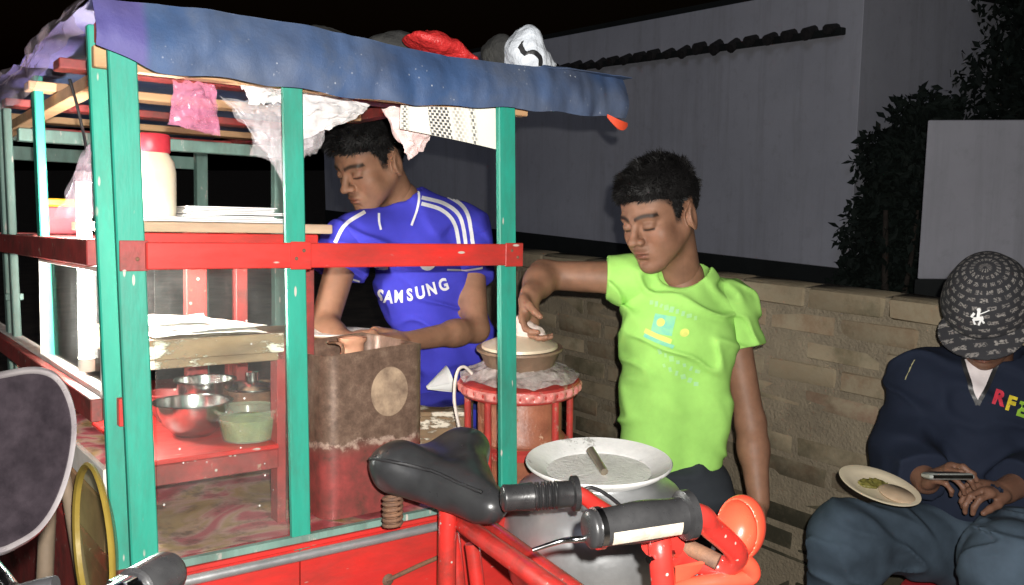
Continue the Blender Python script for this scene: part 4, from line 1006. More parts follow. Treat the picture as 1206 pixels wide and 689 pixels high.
wbg, wvf, wba = blob('white_bag', 'white plastic bag with a black curled mark on the roof', 'bag', [((q[0] - .006, .22, q[2] - .01), (.040, .045, .045)), ((q[0] + .012, .22, q[2] - .03), (.046, .045, .028)), ((q[0], .22, q[2] + .02), (.03, .03, .022))], surf('white_film', (.80, .84, .90), (.7, .75, .82), scale=12, rough=.4, bump_s=.6, bump_d=.01), disp=crk(26, .008))
wt_ = bvh(wvf); path = [cp(613, 38, b=.17), cp(612, 50, b=.17), cp(617, 60, b=.17), cp(628, 61, b=.17), cp(636, 68, b=.17), cp(638, 80, b=.17)]
rv = ribbon(path, (1, 0, .4), .011, wt_, .002)
mk('mark', (rv[0] - wba, rv[1]), m_black, wbg, smooth=60)
m_sack = surf('dark_sack', (.06, .06, .055), (.025, .025, .025), scale=14, rough=.85, bump_s=.6, bump_d=.01)
q = cp(378, 40, b=.30); blob('cloth_bundle', 'dark cloth bundle on the roof beyond the tarpaulin edge', 'bundle', [((q[0], .30, q[2] - .012), (.055, .06, .022))], m_sack, disp=crk(20, .006))
q = cp(470, 52, b=.34); blob('cloth_bundle', 'dark cloth bundle on the roof behind the red bag', 'bundle', [((q[0], .34, q[2] - .01), (.07, .06, .03))], m_sack, disp=crk(20, .006))
q = cp(585, 60, b=.28); blob('dark_bag', 'dark bag leaning against the white bag on the roof', 'bag', [((q[0], .28, q[2] - .004), (.026, .05, .038))], m_sack, disp=crk(24, .005))

# ---- yellow basin and poles at the left side of the cart
bc = cp(150, 642, a=-.035)
ybm = CT(-.022, bc[1] + .02, bc[2] + .0) @ Matrix.Rotation(-math.pi / 2, 4, 'Y')
yb = thing('plastic_basin', 'yellow rimmed plastic basin hung on the left side of the cart', 'basin', M=ybm)
m_ypl = film('yellow_plastic_wall', (.30, .29, .13), .16, .3, .3, 15)
mk('bowl', lathe([(0, .035), (.07, .035), (.088, .04), (.098, .045)], 40), m_ypl, yb, smooth=60)
mk('rim', lathe([(.097, .045), (.103, .046), (.105, .050), (.102, .053), (.097, .051), (.097, .045)], 40), surf('yellow_rim', (.24, .17, .03), scale=20, rough=.4), yb, smooth=60)
for (x0, y0, x1, y1, Z, r, lab) in ((52, 700, 62, 470, 1.42, .014, 'thick dark bamboo pole leaning against the left side of the cart'), (100, 700, 66, 500, 1.36, .010, 'thin bamboo pole leaning beside the yellow basin')):
    A = W(x0, y0, Z); B = W(x1, y1, Z + .06); d = nrm(A - B); g = B + d * (B[2] / -d[2])
    mk('bamboo_pole', tube([g, g + (B - g) * .5, B], [r, r * .95, r * .9], 10), surf('dry_bamboo', (.22, .16, .11), (.12, .09, .06), scale=12, rough=.8), base=g, smooth=50, label=lab, cat='pole', group='poles leaning on the cart')

# ================================================================== MOTORCYCLE HANDLEBAR WITH MIRROR (foreground left)
mo = thing('motorcycle', 'chrome mirror and black handgrip of a motorcycle parked beside the cart', 'motorcycle', loc=(-.55, .55, 0))
mob = np.array([-.55, .55, 0.])
MC = W(8, 545, .62); mn = nrm(nrm(CAM - MC) * 1.0 + np.array([.62, .05, -.05])); mx_ = nrm(np.cross(np.array([0, 0, 1.]), mn)); my_ = np.cross(mn, mx_)
outl = []
pts_px = [(-70, 470), (-40, 445), (0, 438), (40, 432), (66, 440), (82, 465), (89, 500), (84, 545), (70, 590), (48, 625), (20, 645), (-10, 655), (-45, 640), (-70, 600), (-80, 540)]
for (px, py) in pts_px:
    d = ray(px, py); t = ((MC - CAM) @ mn) / (d @ mn); p = CAM + d * t - MC; outl.append((p @ mx_, p @ my_))
sp2 = smooth_path([(x, y, 0) for x, y in outl + outl[:1]], 5)[:-1][:, :2]
cen = sp2.mean(0)
def mir(sc, dz): return [MC - mob + mx_ * (cen[0] + (x - cen[0]) * sc) + my_ * (cen[1] + (y - cen[1]) * sc) + mn * dz for x, y in sp2]
k = len(sp2); lv = [(.915, .0), (.925, .003), (.96, .005), (1.0, .002), (1.0, -.006), (.9, -.018), (.6, -.028), (.2, -.032)]
V = sum([mir(*l) for l in lv], []); F = []
for i in range(len(lv) - 1): F += [(i * k + j, i * k + (j + 1) % k, (i + 1) * k + (j + 1) % k, (i + 1) * k + j) for j in range(k)]
F.append(tuple((len(lv) - 1) * k + j for j in range(k)))
mk('mirror_housing', (np.array(V), F), surf('pale_chrome', (.28, .26, .26), (.14, .12, .13), scale=30, rough=.3, metallic=.6, bump_s=.1), mo, smooth=50)
mgl = surf('dusty_mirror', (.024, .019, .023), (.010, .008, .010), scale=60, rough=.16, metallic=.45, bump_s=.15, bump_d=.001)
mk('mirror_glass', (np.array(mir(.92, .0012)), [tuple(range(k))]), mgl, mo)
gA, gB = W(204, 671, .70) - mob, W(128, 712, .63) - mob; gd = nrm(gA - gB)
ms = smooth_path([MC - mob - mn * .03, MC - mob - mn * .05 + np.array([0, 0, -.06]), gB + gd * -.02 + np.array([-.05, 0, .02])], 8)
mk('mirror_stem', tube(ms, .0045, 8), m_chrome, mo, smooth=60)
mk('handgrip', tube([gA, gA - gd * .004, gA - gd * .008, gA - gd * .020, gA - gd * .045], [.010, .0155, .017, .0175, .017], 24), m_grip, mo, smooth=50)
mk('handlebar_tube', tube(smooth_path([gA - gd * .044, gB, gB - gd * .12 + np.array([-.02, .02, -.01]), gB + np.array([-.25, .1, -.03])], 8), .0135, 14), m_chrome, mo, smooth=60)
mk('bar_nut', tube([gA - gd * .052, gA - gd * .064], .0155, 6), m_chrome, mo, smooth=30)
bl0 = W(60, 692, .60) - mob; 
mk('lever', tube(smooth_path([W(66, 688, .60) - mob, W(40, 694, .60) - mob, W(0, 705, .60) - mob], 5), .006, 10), m_black, mo, smooth=60)
# body of the machine, below and left of the frame
fs = SDF(); fs.cap((-.35, .15, .72), (-.75, .45, .70), .13, .10, .05); fs.cap((-.75, .45, .70), (-1.1, .72, .72), .09, .08, .05, flat=((0, 0, 1), .6))
mk('tank_and_seat', fs.mesh(.012), m_black, mo, smooth=179)
mk('fork', tube([gB + np.array([-.15, .08, -.03]), np.array([-.12, -.12, .30])], .018, 10), m_chrome, mo, smooth=50)
for c_ in ((-.12, -.12, .3), (-1.0, .64, .3)):
    w_, _ = wheel(.3, .08); mk('wheel', shift(rot(w_, (0, 0, 1), rad(50)), c_), m_tyre, mo, smooth=60)
mk('frame', join(tube([(-.25, .05, .6), (-.6, .35, .35), (-1.0, .64, .3)], .03, 10), tube([(-.3, .1, .65), (-.12, -.12, .3)], .02, 10)), m_black, mo, smooth=50)

# ================================================================== PEOPLE
m_skin = attr_mat('skin', rough=.54, spec=.36, sss=.12, bump_scale=420, bump_s=.3, bump_d=.0012, tone=.28, tone_scale=28)
m_cloth = attr_mat('dyed_cloth', rough=.85, spec=.2, bump_scale=420, bump_s=.2, bump_d=.0008, tone=.10, tone_scale=40)
m_hair, _nt, _bs = _nodes('black_hair'); _bs.inputs['Base Color'].default_value = (.0055, .005, .005, 1); _bs.inputs['Specular IOR Level'].default_value = .3; _bs.inputs['Roughness'].default_value = .6
m_print_w = surf('white_print', (.85, .85, .85), scale=30, rough=.6, bump_s=0)

def Rz(a): return np.array(Matrix.Rotation(a, 3, 'Z'))
def Rx(a): return np.array(Matrix.Rotation(a, 3, 'X'))
def Ry(a): return np.array(Matrix.Rotation(a, 3, 'Y'))

def head(center, yaw, nod, scale, neck_base, tone, roll=0, h=.0024, neck_r=.054):
    Rm = Rz(-yaw) @ Rx(nod) @ Ry(roll); c = np.asarray(center, float)
    s = SDF((Rm * scale, c)); sc = scale
    # radii are scaled by hand below
    def E(p, r, R0=None, k=.02, op='u'):
        s.ops.append(('ell', op, k * sc, None, None, None)); s.ops.pop()
        r = np.asarray(r) * sc; R1 = Rm @ (np.eye(3) if R0 is None else R0); cc = Rm @ (np.asarray(p) * sc) + c; e = np.abs(R1) @ r
        s.ops.append(('ell', op, k * sc, cc - e, cc + e, (cc, r, R1)))
    def C(p0, p1, r0, r1=None, k=.02, op='u'):
        r1 = r0 if r1 is None else r1; a = Rm @ (np.asarray(p0) * sc) + c; b = Rm @ (np.asarray(p1) * sc) + c; m = max(r0, r1) * sc
        s.ops.append(('cap', op, k * sc, np.minimum(a, b) - m, np.maximum(a, b) + m, (a, b, r0 * sc, r1 * sc, None)))
    E((0, .012, .040), (.074, .094, .080))
    E((0, -.045, .045), (.058, .045, .050), k=.03)
    E((0, -.042, -.02), (.054, .050, .060), k=.03)
    C((0, -.03, -.06), (0, -.064, -.086), .042, .026, k=.03)
    for x in (-1, 1):
        C((x * .050, .0, -.035), (x * .022, -.066, -.090), .017, .015, k=.028)
        E((x * .041, -.064, -.022), (.021, .019, .019), k=.02)
    for x in (-1, 1): E((x * .036, -.052, -.048), (.024, .026, .026), k=.03)
    E((0, -.081, -.097), (.020, .015, .014), k=.016)
    E((0, -.083, -.060), (.030, .016, .024), k=.014)
    for x in (-1, 1):
        C((x * .013, -.0905, .021), (x * .042, -.079, .022), .0095, .009, k=.014)
        E((x * .033, -.105, .004), (.021, .017, .012), k=.012, op='s')
        E((x * .032, -.0815, .002), (.0155, .0135, .0120), k=.005)
        C((x * .019, -.0935, -.0065), (x * .045, -.0855, -.0060), .0014, .0012, k=.002, op='s')
    C((0, -.090, .016), (0, -.1115, -.024), .0070, .0095, k=.010)
    E((0, -.1140, -.028), (.0120, .0115, .0095), k=.007)
    for x in (-1, 1):
        E((x * .0120, -.102, -.0310), (.0092, .010, .0085), k=.006)
        E((x * .0065, -.110, -.0385), (.0042, .005, .0028), k=.003, op='s')
    E((0, -.0975, -.0570), (.021, .0085, .0058), k=.005)
    E((0, -.0955, -.0680), (.018, .0090, .0068), k=.005)
    E((0, -.107, -.0622), (.024, .0085, .0016), k=.003, op='s')
    E((0, -.0985, -.080), (.016, .007, .006), k=.008, op='s')
    for x in (-1, 1):
        Re = Rz(x * rad(22)) @ Rx(rad(-12))
        E((x * .0785, .014, -.010), (.0065, .0195, .0330), Re, k=.006)
        E((x * .074, .006, -.012), (.008, .012, .020), Re, k=.006)
        E((x * .0880, .010, -.006), (.0060, .0120, .0200), Re, k=.004, op='s')
    nb = np.asarray(neck_base, float); top = Rm @ (np.array((0, .022, -.045)) * sc) + c
    r0 = neck_r * sc
    s.ops.append(('cap', 'u', .03 * sc, np.minimum(top, nb) - r0 * 1.2, np.maximum(top, nb) + r0 * 1.2, (top, nb, r0, r0 * 1.12, None)))
    V, F = s.mesh(h)
    L = (V - c) @ Rm / sc          # head-local coordinates
    x, y, z = np.abs(L[:, 0]), L[:, 1], L[:, 2]
    col_ = np.tile(np.array(tone, float), (len(V), 1))
    def blend(m, c2): m = np.clip(m, 0, 1)[:, None]; col_[:] = col_ * (1 - m) + np.array(c2) * m
    fr = y < -.03
    sm = lambda d, w: np.clip(1 - d / w, 0, 1)
    t3 = np.array(tone)
    blend(.35 * sm(np.hypot(x - .040, z + .025), .03) * fr, t3 * np.array([1.15, .85, .8]))      # cheeks
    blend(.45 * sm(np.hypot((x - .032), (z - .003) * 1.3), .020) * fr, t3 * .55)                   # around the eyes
    zb = .0225 + .0045 * (1 - ((x - .034) / .022) ** 2)
    blend(.92 * np.clip(1.6 * (1 - np.abs(z - zb) / .0066), 0, 1) * (x > .008) * (x < .054) * fr, (.015, .011, .009))
    zl_ = -.0062 - .0 * x
    blend(.95 * np.clip(1.5 * (1 - np.abs(z - zl_) / .0036), 0, 1) * (x > .0175) * (x < .047) * fr, (.02, .013, .010))
    lip = ((x / .024) ** 2 + ((z + .0625) / .0125) ** 2)
    blend(.75 * np.clip(1.6 * (1 - lip), 0, 1) * (y < -.075), t3 * np.array([.72, .48, .50]))
    blend(.8 * np.clip(1 - np.abs(z + .0622) / .0016, 0, 1) * (x < .021) * (y < -.08), t3 * .25)
    blend(.30 * (np.abs(z + .047) < .006) * (x < .024) * (y < -.085), t3 * .4)                     # faint moustache
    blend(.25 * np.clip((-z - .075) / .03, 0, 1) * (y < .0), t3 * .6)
    hl = np.interp(y, HY, HZ); blend(.75 * np.clip((z - hl + .008) / .012, 0, 1) * (y < .2) * (np.hypot(x - .078, 0) > .004), (.035, .026, .022))
    return (V, F), col_, Rm, c
HY = [-.115, -.085, -.07, -.05, -.036, -.024, -.010, -.004, .012, .032, .040, .060, .12]
HZ = [.062, .060, .056, .046, .034, -.010, -.014, .030, .036, .028, -.005, -.045, -.055]

def hair(center, Rm, scale, quiff=.0, n=13000, seed=1, top=.010, h=.0035, length=(.010, .030)):
    r2 = np.random.default_rng(seed); c = np.asarray(center, float); s = SDF()
    def E(p, r, k=.02):
        r = np.asarray(r) * scale; cc = Rm @ (np.asarray(p) * scale) + c; e = np.abs(Rm) @ r; s.ops.append(('ell', 'u', k, cc - e, cc + e, (cc, r, Rm)))
    E((0, .014, .042), (.0775, .098, .083))
    E((0, .005, .062 + top), (.068, .083, .062), .03)
    E((0, -.045 - quiff, .080), (.056, .042, .030), .03)
    V, F = s.mesh(h, lambda P: .0020 * fbm(P, 55, 2))
    L = (V - c) @ Rm / scale; hl = np.interp(L[:, 1], HY, HZ) + .004 * vnoise(L, 90)
    keep = L[:, 2] > hl; F = [f for f in F if all(keep[i] for i in f)]
    used = np.unique(np.array(F).ravel()); mp = -np.ones(len(V), int); mp[used] = np.arange(len(used)); F = [tuple(mp[list(f)]) for f in F]; V = V[used]; L = L[used]
    # strands
    ctr = np.array((0, .012, .03)); nl = (L - ctr) / np.array((.075, .098, .085)) ** 2; nl /= np.linalg.norm(nl, axis=1)[:, None]
    SV = []; SF = []
    for i in r2.integers(0, len(V), n):
        p = L[i]; up = np.clip((p[2] - .02) / .09, 0, 1); ln = (length[0] + (length[1] - length[0]) * up) * r2.uniform(.6, 1.25)
        comb = np.array((.25 * np.sign(p[0]) * (1 - up) + .15 * math.sin(p[0] * 60 + seed), -.75 * up - .1, .25 * up - .55 * (1 - up)))
        cl = np.array([float(vnoise(p, 60, 3)), float(vnoise(p, 60, 11)), float(vnoise(p, 60, 21))])
        d0 = nrm(nl[i] * (.55 + .5 * up) + comb * .8 + cl * 1.0 + r2.normal(0, .22, 3)); d1 = nrm(d0 + comb * .6 + cl * .7 - nl[i] * .35 + np.array((0, 0, -.25)))
        sd_ = nrm(np.cross(d0, nl[i] + r2.normal(0, .3, 3))) * r2.uniform(.0005, .0010)
        a = p - nl[i] * .003; b = a + d0 * ln * .5; e = b + d1 * ln * .5; o = len(SV)
        SV += [a - sd_, a + sd_, b - sd_ * .8, b + sd_ * .8, e]; SF += [(o, o + 1, o + 3, o + 2), (o + 2, o + 3, o + 4)]
    SV = (np.array(SV) * scale) @ Rm.T + c
    return join((V, F), (SV, SF))

def arm(s, sh, el, wr, ru=.044, re=.036, rf=.037, rw=.025, k=.02):
    sh, el, wr = map(np.asarray, (sh, el, wr))
    s.cap(sh, el, ru, re, k); s.cap(el, el + (wr - el) * .35, re, rf, k); s.cap(el + (wr - el) * .3, wr, rf, rw, k)
def hand(s, wr, d, n, side, sc=1, curl=(.35, .45, .4), thumb=.5, spread=.0, rel=None):
    """palm plus five fingers; d = finger direction, n = the way the fingers curl, side = thumb side"""
    wr = np.asarray(wr, float); d = nrm(d); n = np.asarray(n, float); n = nrm(n - (n @ d) * d); side = np.asarray(side, float); q = np.cross(d, n); q = q if q @ side > 0 else -q
    s.cap(wr - d * .01 * sc, wr + d * .03 * sc, .024 * sc, .030 * sc, .012, flat=(n, .62))
    s.cap(wr + d * .035 * sc - q * .018 * sc, wr + d * .075 * sc - q * .024 * sc, .020 * sc, .016 * sc, .010, flat=(n, .75))
    s.cap(wr + d * .035 * sc + q * .014 * sc, wr + d * .080 * sc + q * .022 * sc, .020 * sc, .016 * sc, .010, flat=(n, .75))
    for i, (off, ln) in enumerate(((.030, .92), (.010, 1.05), (-.011, 1.0), (-.031, .78))):
        p = wr + d * (.082 - .004 * abs(i - 1)) * sc + q * off * sc; a = 0.; r = (.0088 - .0006 * i) * sc
        for j, L in enumerate((.040, .026, .021)):
            a += curl[j] * (1 + .12 * i); dd = nrm(d * math.cos(a) + n * math.sin(a) + q * spread * (1.5 - i) * .3); e = p + dd * L * ln * sc
            s.cap(p, e, r, r * .9, .004); p = e; r *= .92
    p = wr + d * .022 * sc + q * .026 * sc
    td = nrm(d * .75 + q * (.75 - thumb * .7) + n * (.15 + thumb * .5)); e = p + td * .040 * sc; s.cap(p, e, .0125 * sc, .0105 * sc, .010)
    td2 = nrm(td + d * .3 + n * .25 * thumb - q * .3 * thumb); e2 = e + td2 * .030 * sc; s.cap(e, e2, .0102 * sc, .0088 * sc, .004)
    e3 = e2 + nrm(td2 + n * .2 * thumb) * .022 * sc; s.cap(e2, e3, .0088 * sc, .0075 * sc, .004)
def wrinkle(fr, amp, direction=(0, 0, 1), seed=0):
    dv = nrm(direction)
    def f(P):
        q = P + dv * (P @ dv)[..., None] * 1.6 + .05 * np.stack([vnoise(P, 9, seed + 1), vnoise(P, 9, seed + 5), vnoise(P, 9, seed + 8)], -1)
        w = np.exp(-(vnoise(q, fr, seed) / .22) ** 2); return -amp * w + amp * .4 * vnoise(P, fr * .5, seed + 3)
    return f
def flatcol(vf, c): return np.tile(np.array(c, float), (len(vf[0]), 1))
def shoe(s, p, d):
    d = nrm(d); s.cap(p + np.array([0, 0, .035]), p + d * .16 + np.array([0, 0, .025]), .042, .034, .02)

# ------------------------------------------------------------------ man in blue
TB = (.28, .145, .088)
nb = W(472, 236, 2.27); shR = W(410, 283, 2.15); shL = W(553, 272, 2.35); elR = W(380, 388, 2.06); wrR = W(408, 402, 1.98)
elL = W(561, 388, 2.22); wrL = W(480, 402, 2.04); chest = W(502, 330, 2.29); waist = W(528, 408, 2.35); pelv = W(538, 455, 2.40)
foot = np.array([pelv[0], pelv[1] + .02, 0])
blue = thing('person', 'young man in blue jersey looking down at a plate behind the cart', 'person', loc=foot)
hc = W(440, 191, 2.20)
hv, hcol, hR, hC = head(hc, rad(43), rad(23), .95, nb + np.array([.01, .02, -.05]), TB, neck_r=.049)
bs_ = SDF(); fwdB = nrm(np.array([-.57, -.82, 0])); latB = nrm(shL - shR)
arm(bs_, shR, elR, wrR, .039, .032, .032, .023); arm(bs_, shL, elL, wrL, .037, .030, .030, .022)
hand(bs_, wrL, W(440, 393, 1.99) - wrL, (-.1, .2, -1), (-.1, -1, .3), .95, curl=(.45, .6, .5), thumb=.7)
hand(bs_, wrR, W(430, 398, 1.92) - wrR, (.3, .1, -1), (0, -1, .2), .95, curl=(.5, .6, .5))
bs_.cap(shR, shL, .05, .05, .04); bs_.cap(chest, pelv, .085, .085, .04, flat=(fwdB, .7)); bs_.cap(nb, chest, .05, .07, .03)
bvf = bs_.mesh(.004)
body = join(hv, bvf); bc_ = np.vstack([hcol, flatcol(bvf, TB)])
mk('body', body, m_skin, blue, smooth=179, colors=bc_, base=foot)
mk('hair', hair(hC, hR, .95, quiff=.014, seed=3, top=.006), m_hair, blue, smooth=60, base=foot)
js = SDF()
js.cap(shR + latB * .02, shL - latB * .02, .061, .061, .04, flat=(fwdB, .95))
js.cap(chest - latB * .045, waist - latB * .045, .092, .088, .04, flat=(fwdB, .85)); js.cap(chest + latB * .045, waist + latB * .045, .092, .088, .04, flat=(fwdB, .85))
js.cap(waist - latB * .045, pelv + np.array([0, 0, -.05]) - latB * .05, .088, .095, .03, flat=(fwdB, .85)); js.cap(waist + latB * .045, pelv + np.array([0, 0, -.05]) + latB * .05, .088, .095, .03, flat=(fwdB, .85))
js.cap(nb - np.array([0, 0, .015]), chest, .066, .09, .04); js.cap(nb - np.array([0, 0, .02]), shL - latB * .03, .050, .058, .04); js.cap(nb - np.array([0, 0, .03]), shR + latB * .03, .046, .056, .04)
seR = shR + (elR - shR) * .36; seL = shL + (elL - shL) * .50
jsl = SDF(); jsl.cap(shR, seR + (seR - shR) * .2, .055, .064, .03); jsl.cap(shL, seL + (seL - shL) * .2, .055, .060, .03)
for sh, se in ((shR, seR), (shL, seL)): d = nrm(se - sh); jsl.cyl(se, se + d * .13, .105)
js.ell(nb + np.array([-.012, -.012, .03]), (.066, .066, .062), None, .01, 's')
js.cap(nb + np.array([-.02, -.04, .03]), nb + fwdB * .095 + np.array([0, 0, -.045]), .038, .012, .012, 's')
js.half(pelv + np.array([0, 0, -.10]), (0, 0, -1))
wf = wrinkle(8, .010, (.3, .2, 1), 2); jvf = join(js.mesh(.005, wf), jsl.mesh(.005, wf)); JB = (.055, .055, .50)
jc = flatcol(jvf, JB)
jersey = mk('jersey', jvf, m_cloth, blue, smooth=179, colors=jc, base=foot)
jt = bvh(jvf)
def on(vf, name, par, mat, base): return mk(name, vf, mat, par, smooth=60, base=base)
# stripes, piping, lettering and badges of the jersey, laid on its cloth
def cast(px_, py_, tree, off=.002):
    d = nrm(ray(px_, py_)); h = tree.ray_cast(Vector(CAM), Vector(d))
    return None if h[0] is None else np.array(h[0]) + np.array(h[1]) * off
def strip(pts, wpx, tree, n=8, nw=4, off=.002):
    P = smooth_path([(x, y, 0) for x, y in pts], n)[:, :2]; T = np.gradient(P, axis=0); Nn = np.stack([-T[:, 1], T[:, 0]], 1); Nn /= np.linalg.norm(Nn, axis=1)[:, None]
    V = []; ok = []
    for p, q in zip(P, Nn):
        for j in range(nw):
            x = cast(*(p + q * wpx * (j / (nw - 1) - .5)), tree, off); ok.append(x is not None); V.append(np.zeros(3) if x is None else x)
    F = [(i * nw + j, (i + 1) * nw + j, (i + 1) * nw + j + 1, i * nw + j + 1) for i in range(len(P) - 1) for j in range(nw - 1)]
    F = [f for f in F if all(ok[i] for i in f) and max(np.linalg.norm(V[f[0]] - V[i]) for i in f[1:]) < .03]
    return biggest((np.array(V), F))
def pixshape(vf2, px_, py_, sc_, tree, ang=0, off=.002):
    V = []; ok = []; c_, s_ = math.cos(ang), math.sin(ang)
    for x, y, _ in vf2[0]:
        q = cast(px_ + (x * c_ - y * s_) * sc_, py_ - (x * s_ + y * c_) * sc_, tree, off); ok.append(q is not None); V.append(np.zeros(3) if q is None else q)
    return biggest((np.array(V), [f for f in vf2[1] if all(ok[i] for i in f) and max(np.linalg.norm(V[f[0]] - V[i]) for i in f[1:]) < .06]))
for pts in ([(496, 226), (527, 232), (549, 250), (557, 288)], [(496, 233), (524, 241), (542, 257), (549, 291)], [(496, 240), (520, 248), (535, 264), (541, 293)], [(395, 286), (407, 265), (430, 250)]):
    on(strip(pts, 4.4, jt), 'stripe', jersey, m_print_w, foot)
for pts in ([(384, 316), (402, 324), (424, 331)], [(526, 318), (546, 318), (568, 315)]):
    on(strip(pts, 2.2, jt), 'cuff_stripe', jersey, m_print_w, foot)
for pts in ([(484, 218), (492, 226), (492, 244), (484, 266)], [(446, 252), (446, 262), (448, 271)]):
    on(strip(pts, 2.6, jt, off=.003), 'collar_piping', jersey, m_print_w, foot)
for ch_, px_, py_, an in (('S', 448, 349, -.15), ('A', 458, 350, -.1), ('M', 470, 349.5, 0), ('S', 483, 347.5, .08), ('U', 495, 345, .18), ('N', 508, 341, .25), ('G', 522, 336, .32)):
    tl_ = text_vf(ch_, 1.25, .05, cuts=2); tl_[0][:, 0] *= .78 if ch_ != 'M' else .70
    on(pixshape(tl_, px_, py_, 15.5, jt, an), 'chest_letter', jersey, m_print_w, foot)
on(pixshape(disc(.5, 20), 503, 309, 20, jt), 'badge', jersey, m_print_w, foot)
on(pixshape(rect(1, .5), 449, 313, 16, jt), 'badge', jersey, m_print_w, foot)
lg = SDF(); hipo = latB * .085
for sg in (-1, 1):
    hp = pelv + hipo * sg + np.array([0, 0, -.05]); kn = np.array([hp[0] - .0, hp[1] - .03, .47]); an = np.array([hp[0], hp[1] + .02, .09])
    lg.cap(hp, kn, .085, .06, .03); lg.cap(kn, an, .06, .05, .03)
lg.cap(pelv - hipo * .6, pelv + hipo * .6, .095, .095, .04)
lvf = lg.mesh(.008, wrinkle(8, .010, (0, 0, 1), 5)); mk('trousers', lvf, m_cloth, blue, smooth=179, colors=flatcol(lvf, (.035, .04, .20)), base=foot)
ss = SDF()
for sg in (-1, 1): hp = pelv + hipo * sg; shoe(ss, np.array([hp[0], hp[1], 0]), fwdB)
mk('shoes', ss.mesh(.008), m_black, blue, smooth=179, base=foot)

# ------------------------------------------------------------------ boy in lime green
TG = (.255, .130, .080)
nb = W(806, 325, 2.07); shR = W(746, 328, 2.08); shL = W(858, 362, 2.12); elR = W(640, 324, 2.09); wrR = W(624, 350, 1.985)
elL = W(884, 498, 2.10); wrL = W(894, 592, 2.04); chest = W(799, 395, 2.07); waist = W(794, 480, 2.09); pelv = W(788, 572, 2.10)
foot = np.array([pelv[0], pelv[1], 0])
green = thing('person', 'boy in lime green t-shirt reaching over the red stove', 'person', loc=foot)
hc = W(780, 254, 2.00)
hv, hcol, hR, hC = head(hc, rad(50), rad(16), .96, nb + np.array([.0, .02, -.06]), TG, neck_r=.049, roll=rad(-6))
fwdG = nrm(np.array([-.45, -.89, 0])); latG = nrm(shL - shR)
gs = SDF(); arm(gs, shR, elR, wrR, .040, .033, .034, .024); arm(gs, shL, elL, wrL, .040, .033, .034, .024)
hand(gs, wrR, W(622, 385, 1.94) - wrR, (.1, -.5, -.4), (-1, -.4, 0), .9, curl=(.35, .5, .4), thumb=.8)
hand(gs, wrL, W(893, 660, 2.0) - wrL, (-.7, .2, 0), (-.3, -1, 0), .9, curl=(.35, .45, .4))
gs.cap(shR, shL, .045, .045, .04); gs.cap(chest, pelv, .075, .075, .04, flat=(fwdG, .7)); gs.cap(nb, chest, .045, .06, .03)
gvf = gs.mesh(.004)
mk('body', join(hv, gvf), m_skin, green, smooth=179, colors=np.vstack([hcol, flatcol(gvf, TG)]), base=foot)
mk('hair', hair(hC, hR, .96, quiff=.010, seed=9, top=.012, length=(.008, .022)), m_hair, green, smooth=60, base=foot)
ts = SDF()
ts.cap(shR + latG * .02, shL - latG * .02, .060, .060, .04, flat=(fwdG, .95))
ts.cap(chest - latG * .050, waist - latG * .045, .085, .078, .04, flat=(fwdG, .85)); ts.cap(chest + latG * .050, waist + latG * .045, .085, .078, .04, flat=(fwdG, .85))
lh = np.array([1., .25, 0]); lh = nrm(lh)
ts.cap(waist - lh * .045, pelv - lh * .055, .078, .082, .04, flat=(fwdG, .9)); ts.cap(waist + lh * .045, pelv + lh * .050, .078, .080, .04, flat=(fwdG, .9))
ts.cap(nb - np.array([0, 0, .012]), chest, .062, .08, .04)
seR = shR + (elR - shR) * .30; seL = shL + (elL - shL) * .36
tsl = SDF(); tsl.cap(shR + latG * .085 + np.array([0, 0, -.035]), shR, .072, .050, .03); tsl.cap(shR, seR + (seR - shR) * .3, .051, .050, .03); tsl.cap(shL + latG * -.04, shL, .060, .056, .03); tsl.cap(shL, seL + (seL - shL) * .3, .056, .060, .03)
for sh, se in ((shR, seR), (shL, seL)): d = nrm(se - sh); tsl.cyl(se, se + d * .13, .085)
ts.ell(nb + np.array([-.008, -.012, .032]), (.064, .064, .060), None, .008, 's')
ts.ell(nb + fwdG * .045 + np.array([0, 0, .01]), (.045, .05, .030), None, .012, 's')
ts.half(W(788, 557, 2.05), nrm(np.array([.03, 0, -1.])))
wf = wrinkle(9, .010, (.5, .2, .8), 11); tvf = join(ts.mesh(.004, wf), tsl.mesh(.004, wf)); GC = (.35, .68, .15)
shirt = mk('t_shirt', tvf, m_cloth, green, smooth=179, colors=flatcol(tvf, GC), base=foot)
tt_ = bvh(tvf)
dG = -fwdG; ux = nrm(np.array([-fwdG[1], fwdG[0], 0])); ux = ux if ux[0] > 0 else -ux; uy = np.array([0, 0, 1.])
def gp(px_, py_, rz_=0):
    o_ = W(px_, py_, 1.92); a = nrm(ux * math.cos(rz_) + uy * math.sin(rz_)); b = np.cross(a, fwdG); b = b if b[2] > 0 else -b; return o_, a, b
m_pb = surf('blue_print', (.16, .52, .46), (.28, .66, .30), scale=60, rough=.8, bump_s=0); m_pl = surf('pale_blue_print', (.33, .60, .34), (.38, .72, .22), scale=70, rough=.8, bump_s=0); m_py = surf('yellow_print', (.75, .80, .18), scale=40, rough=.8, bump_s=0)
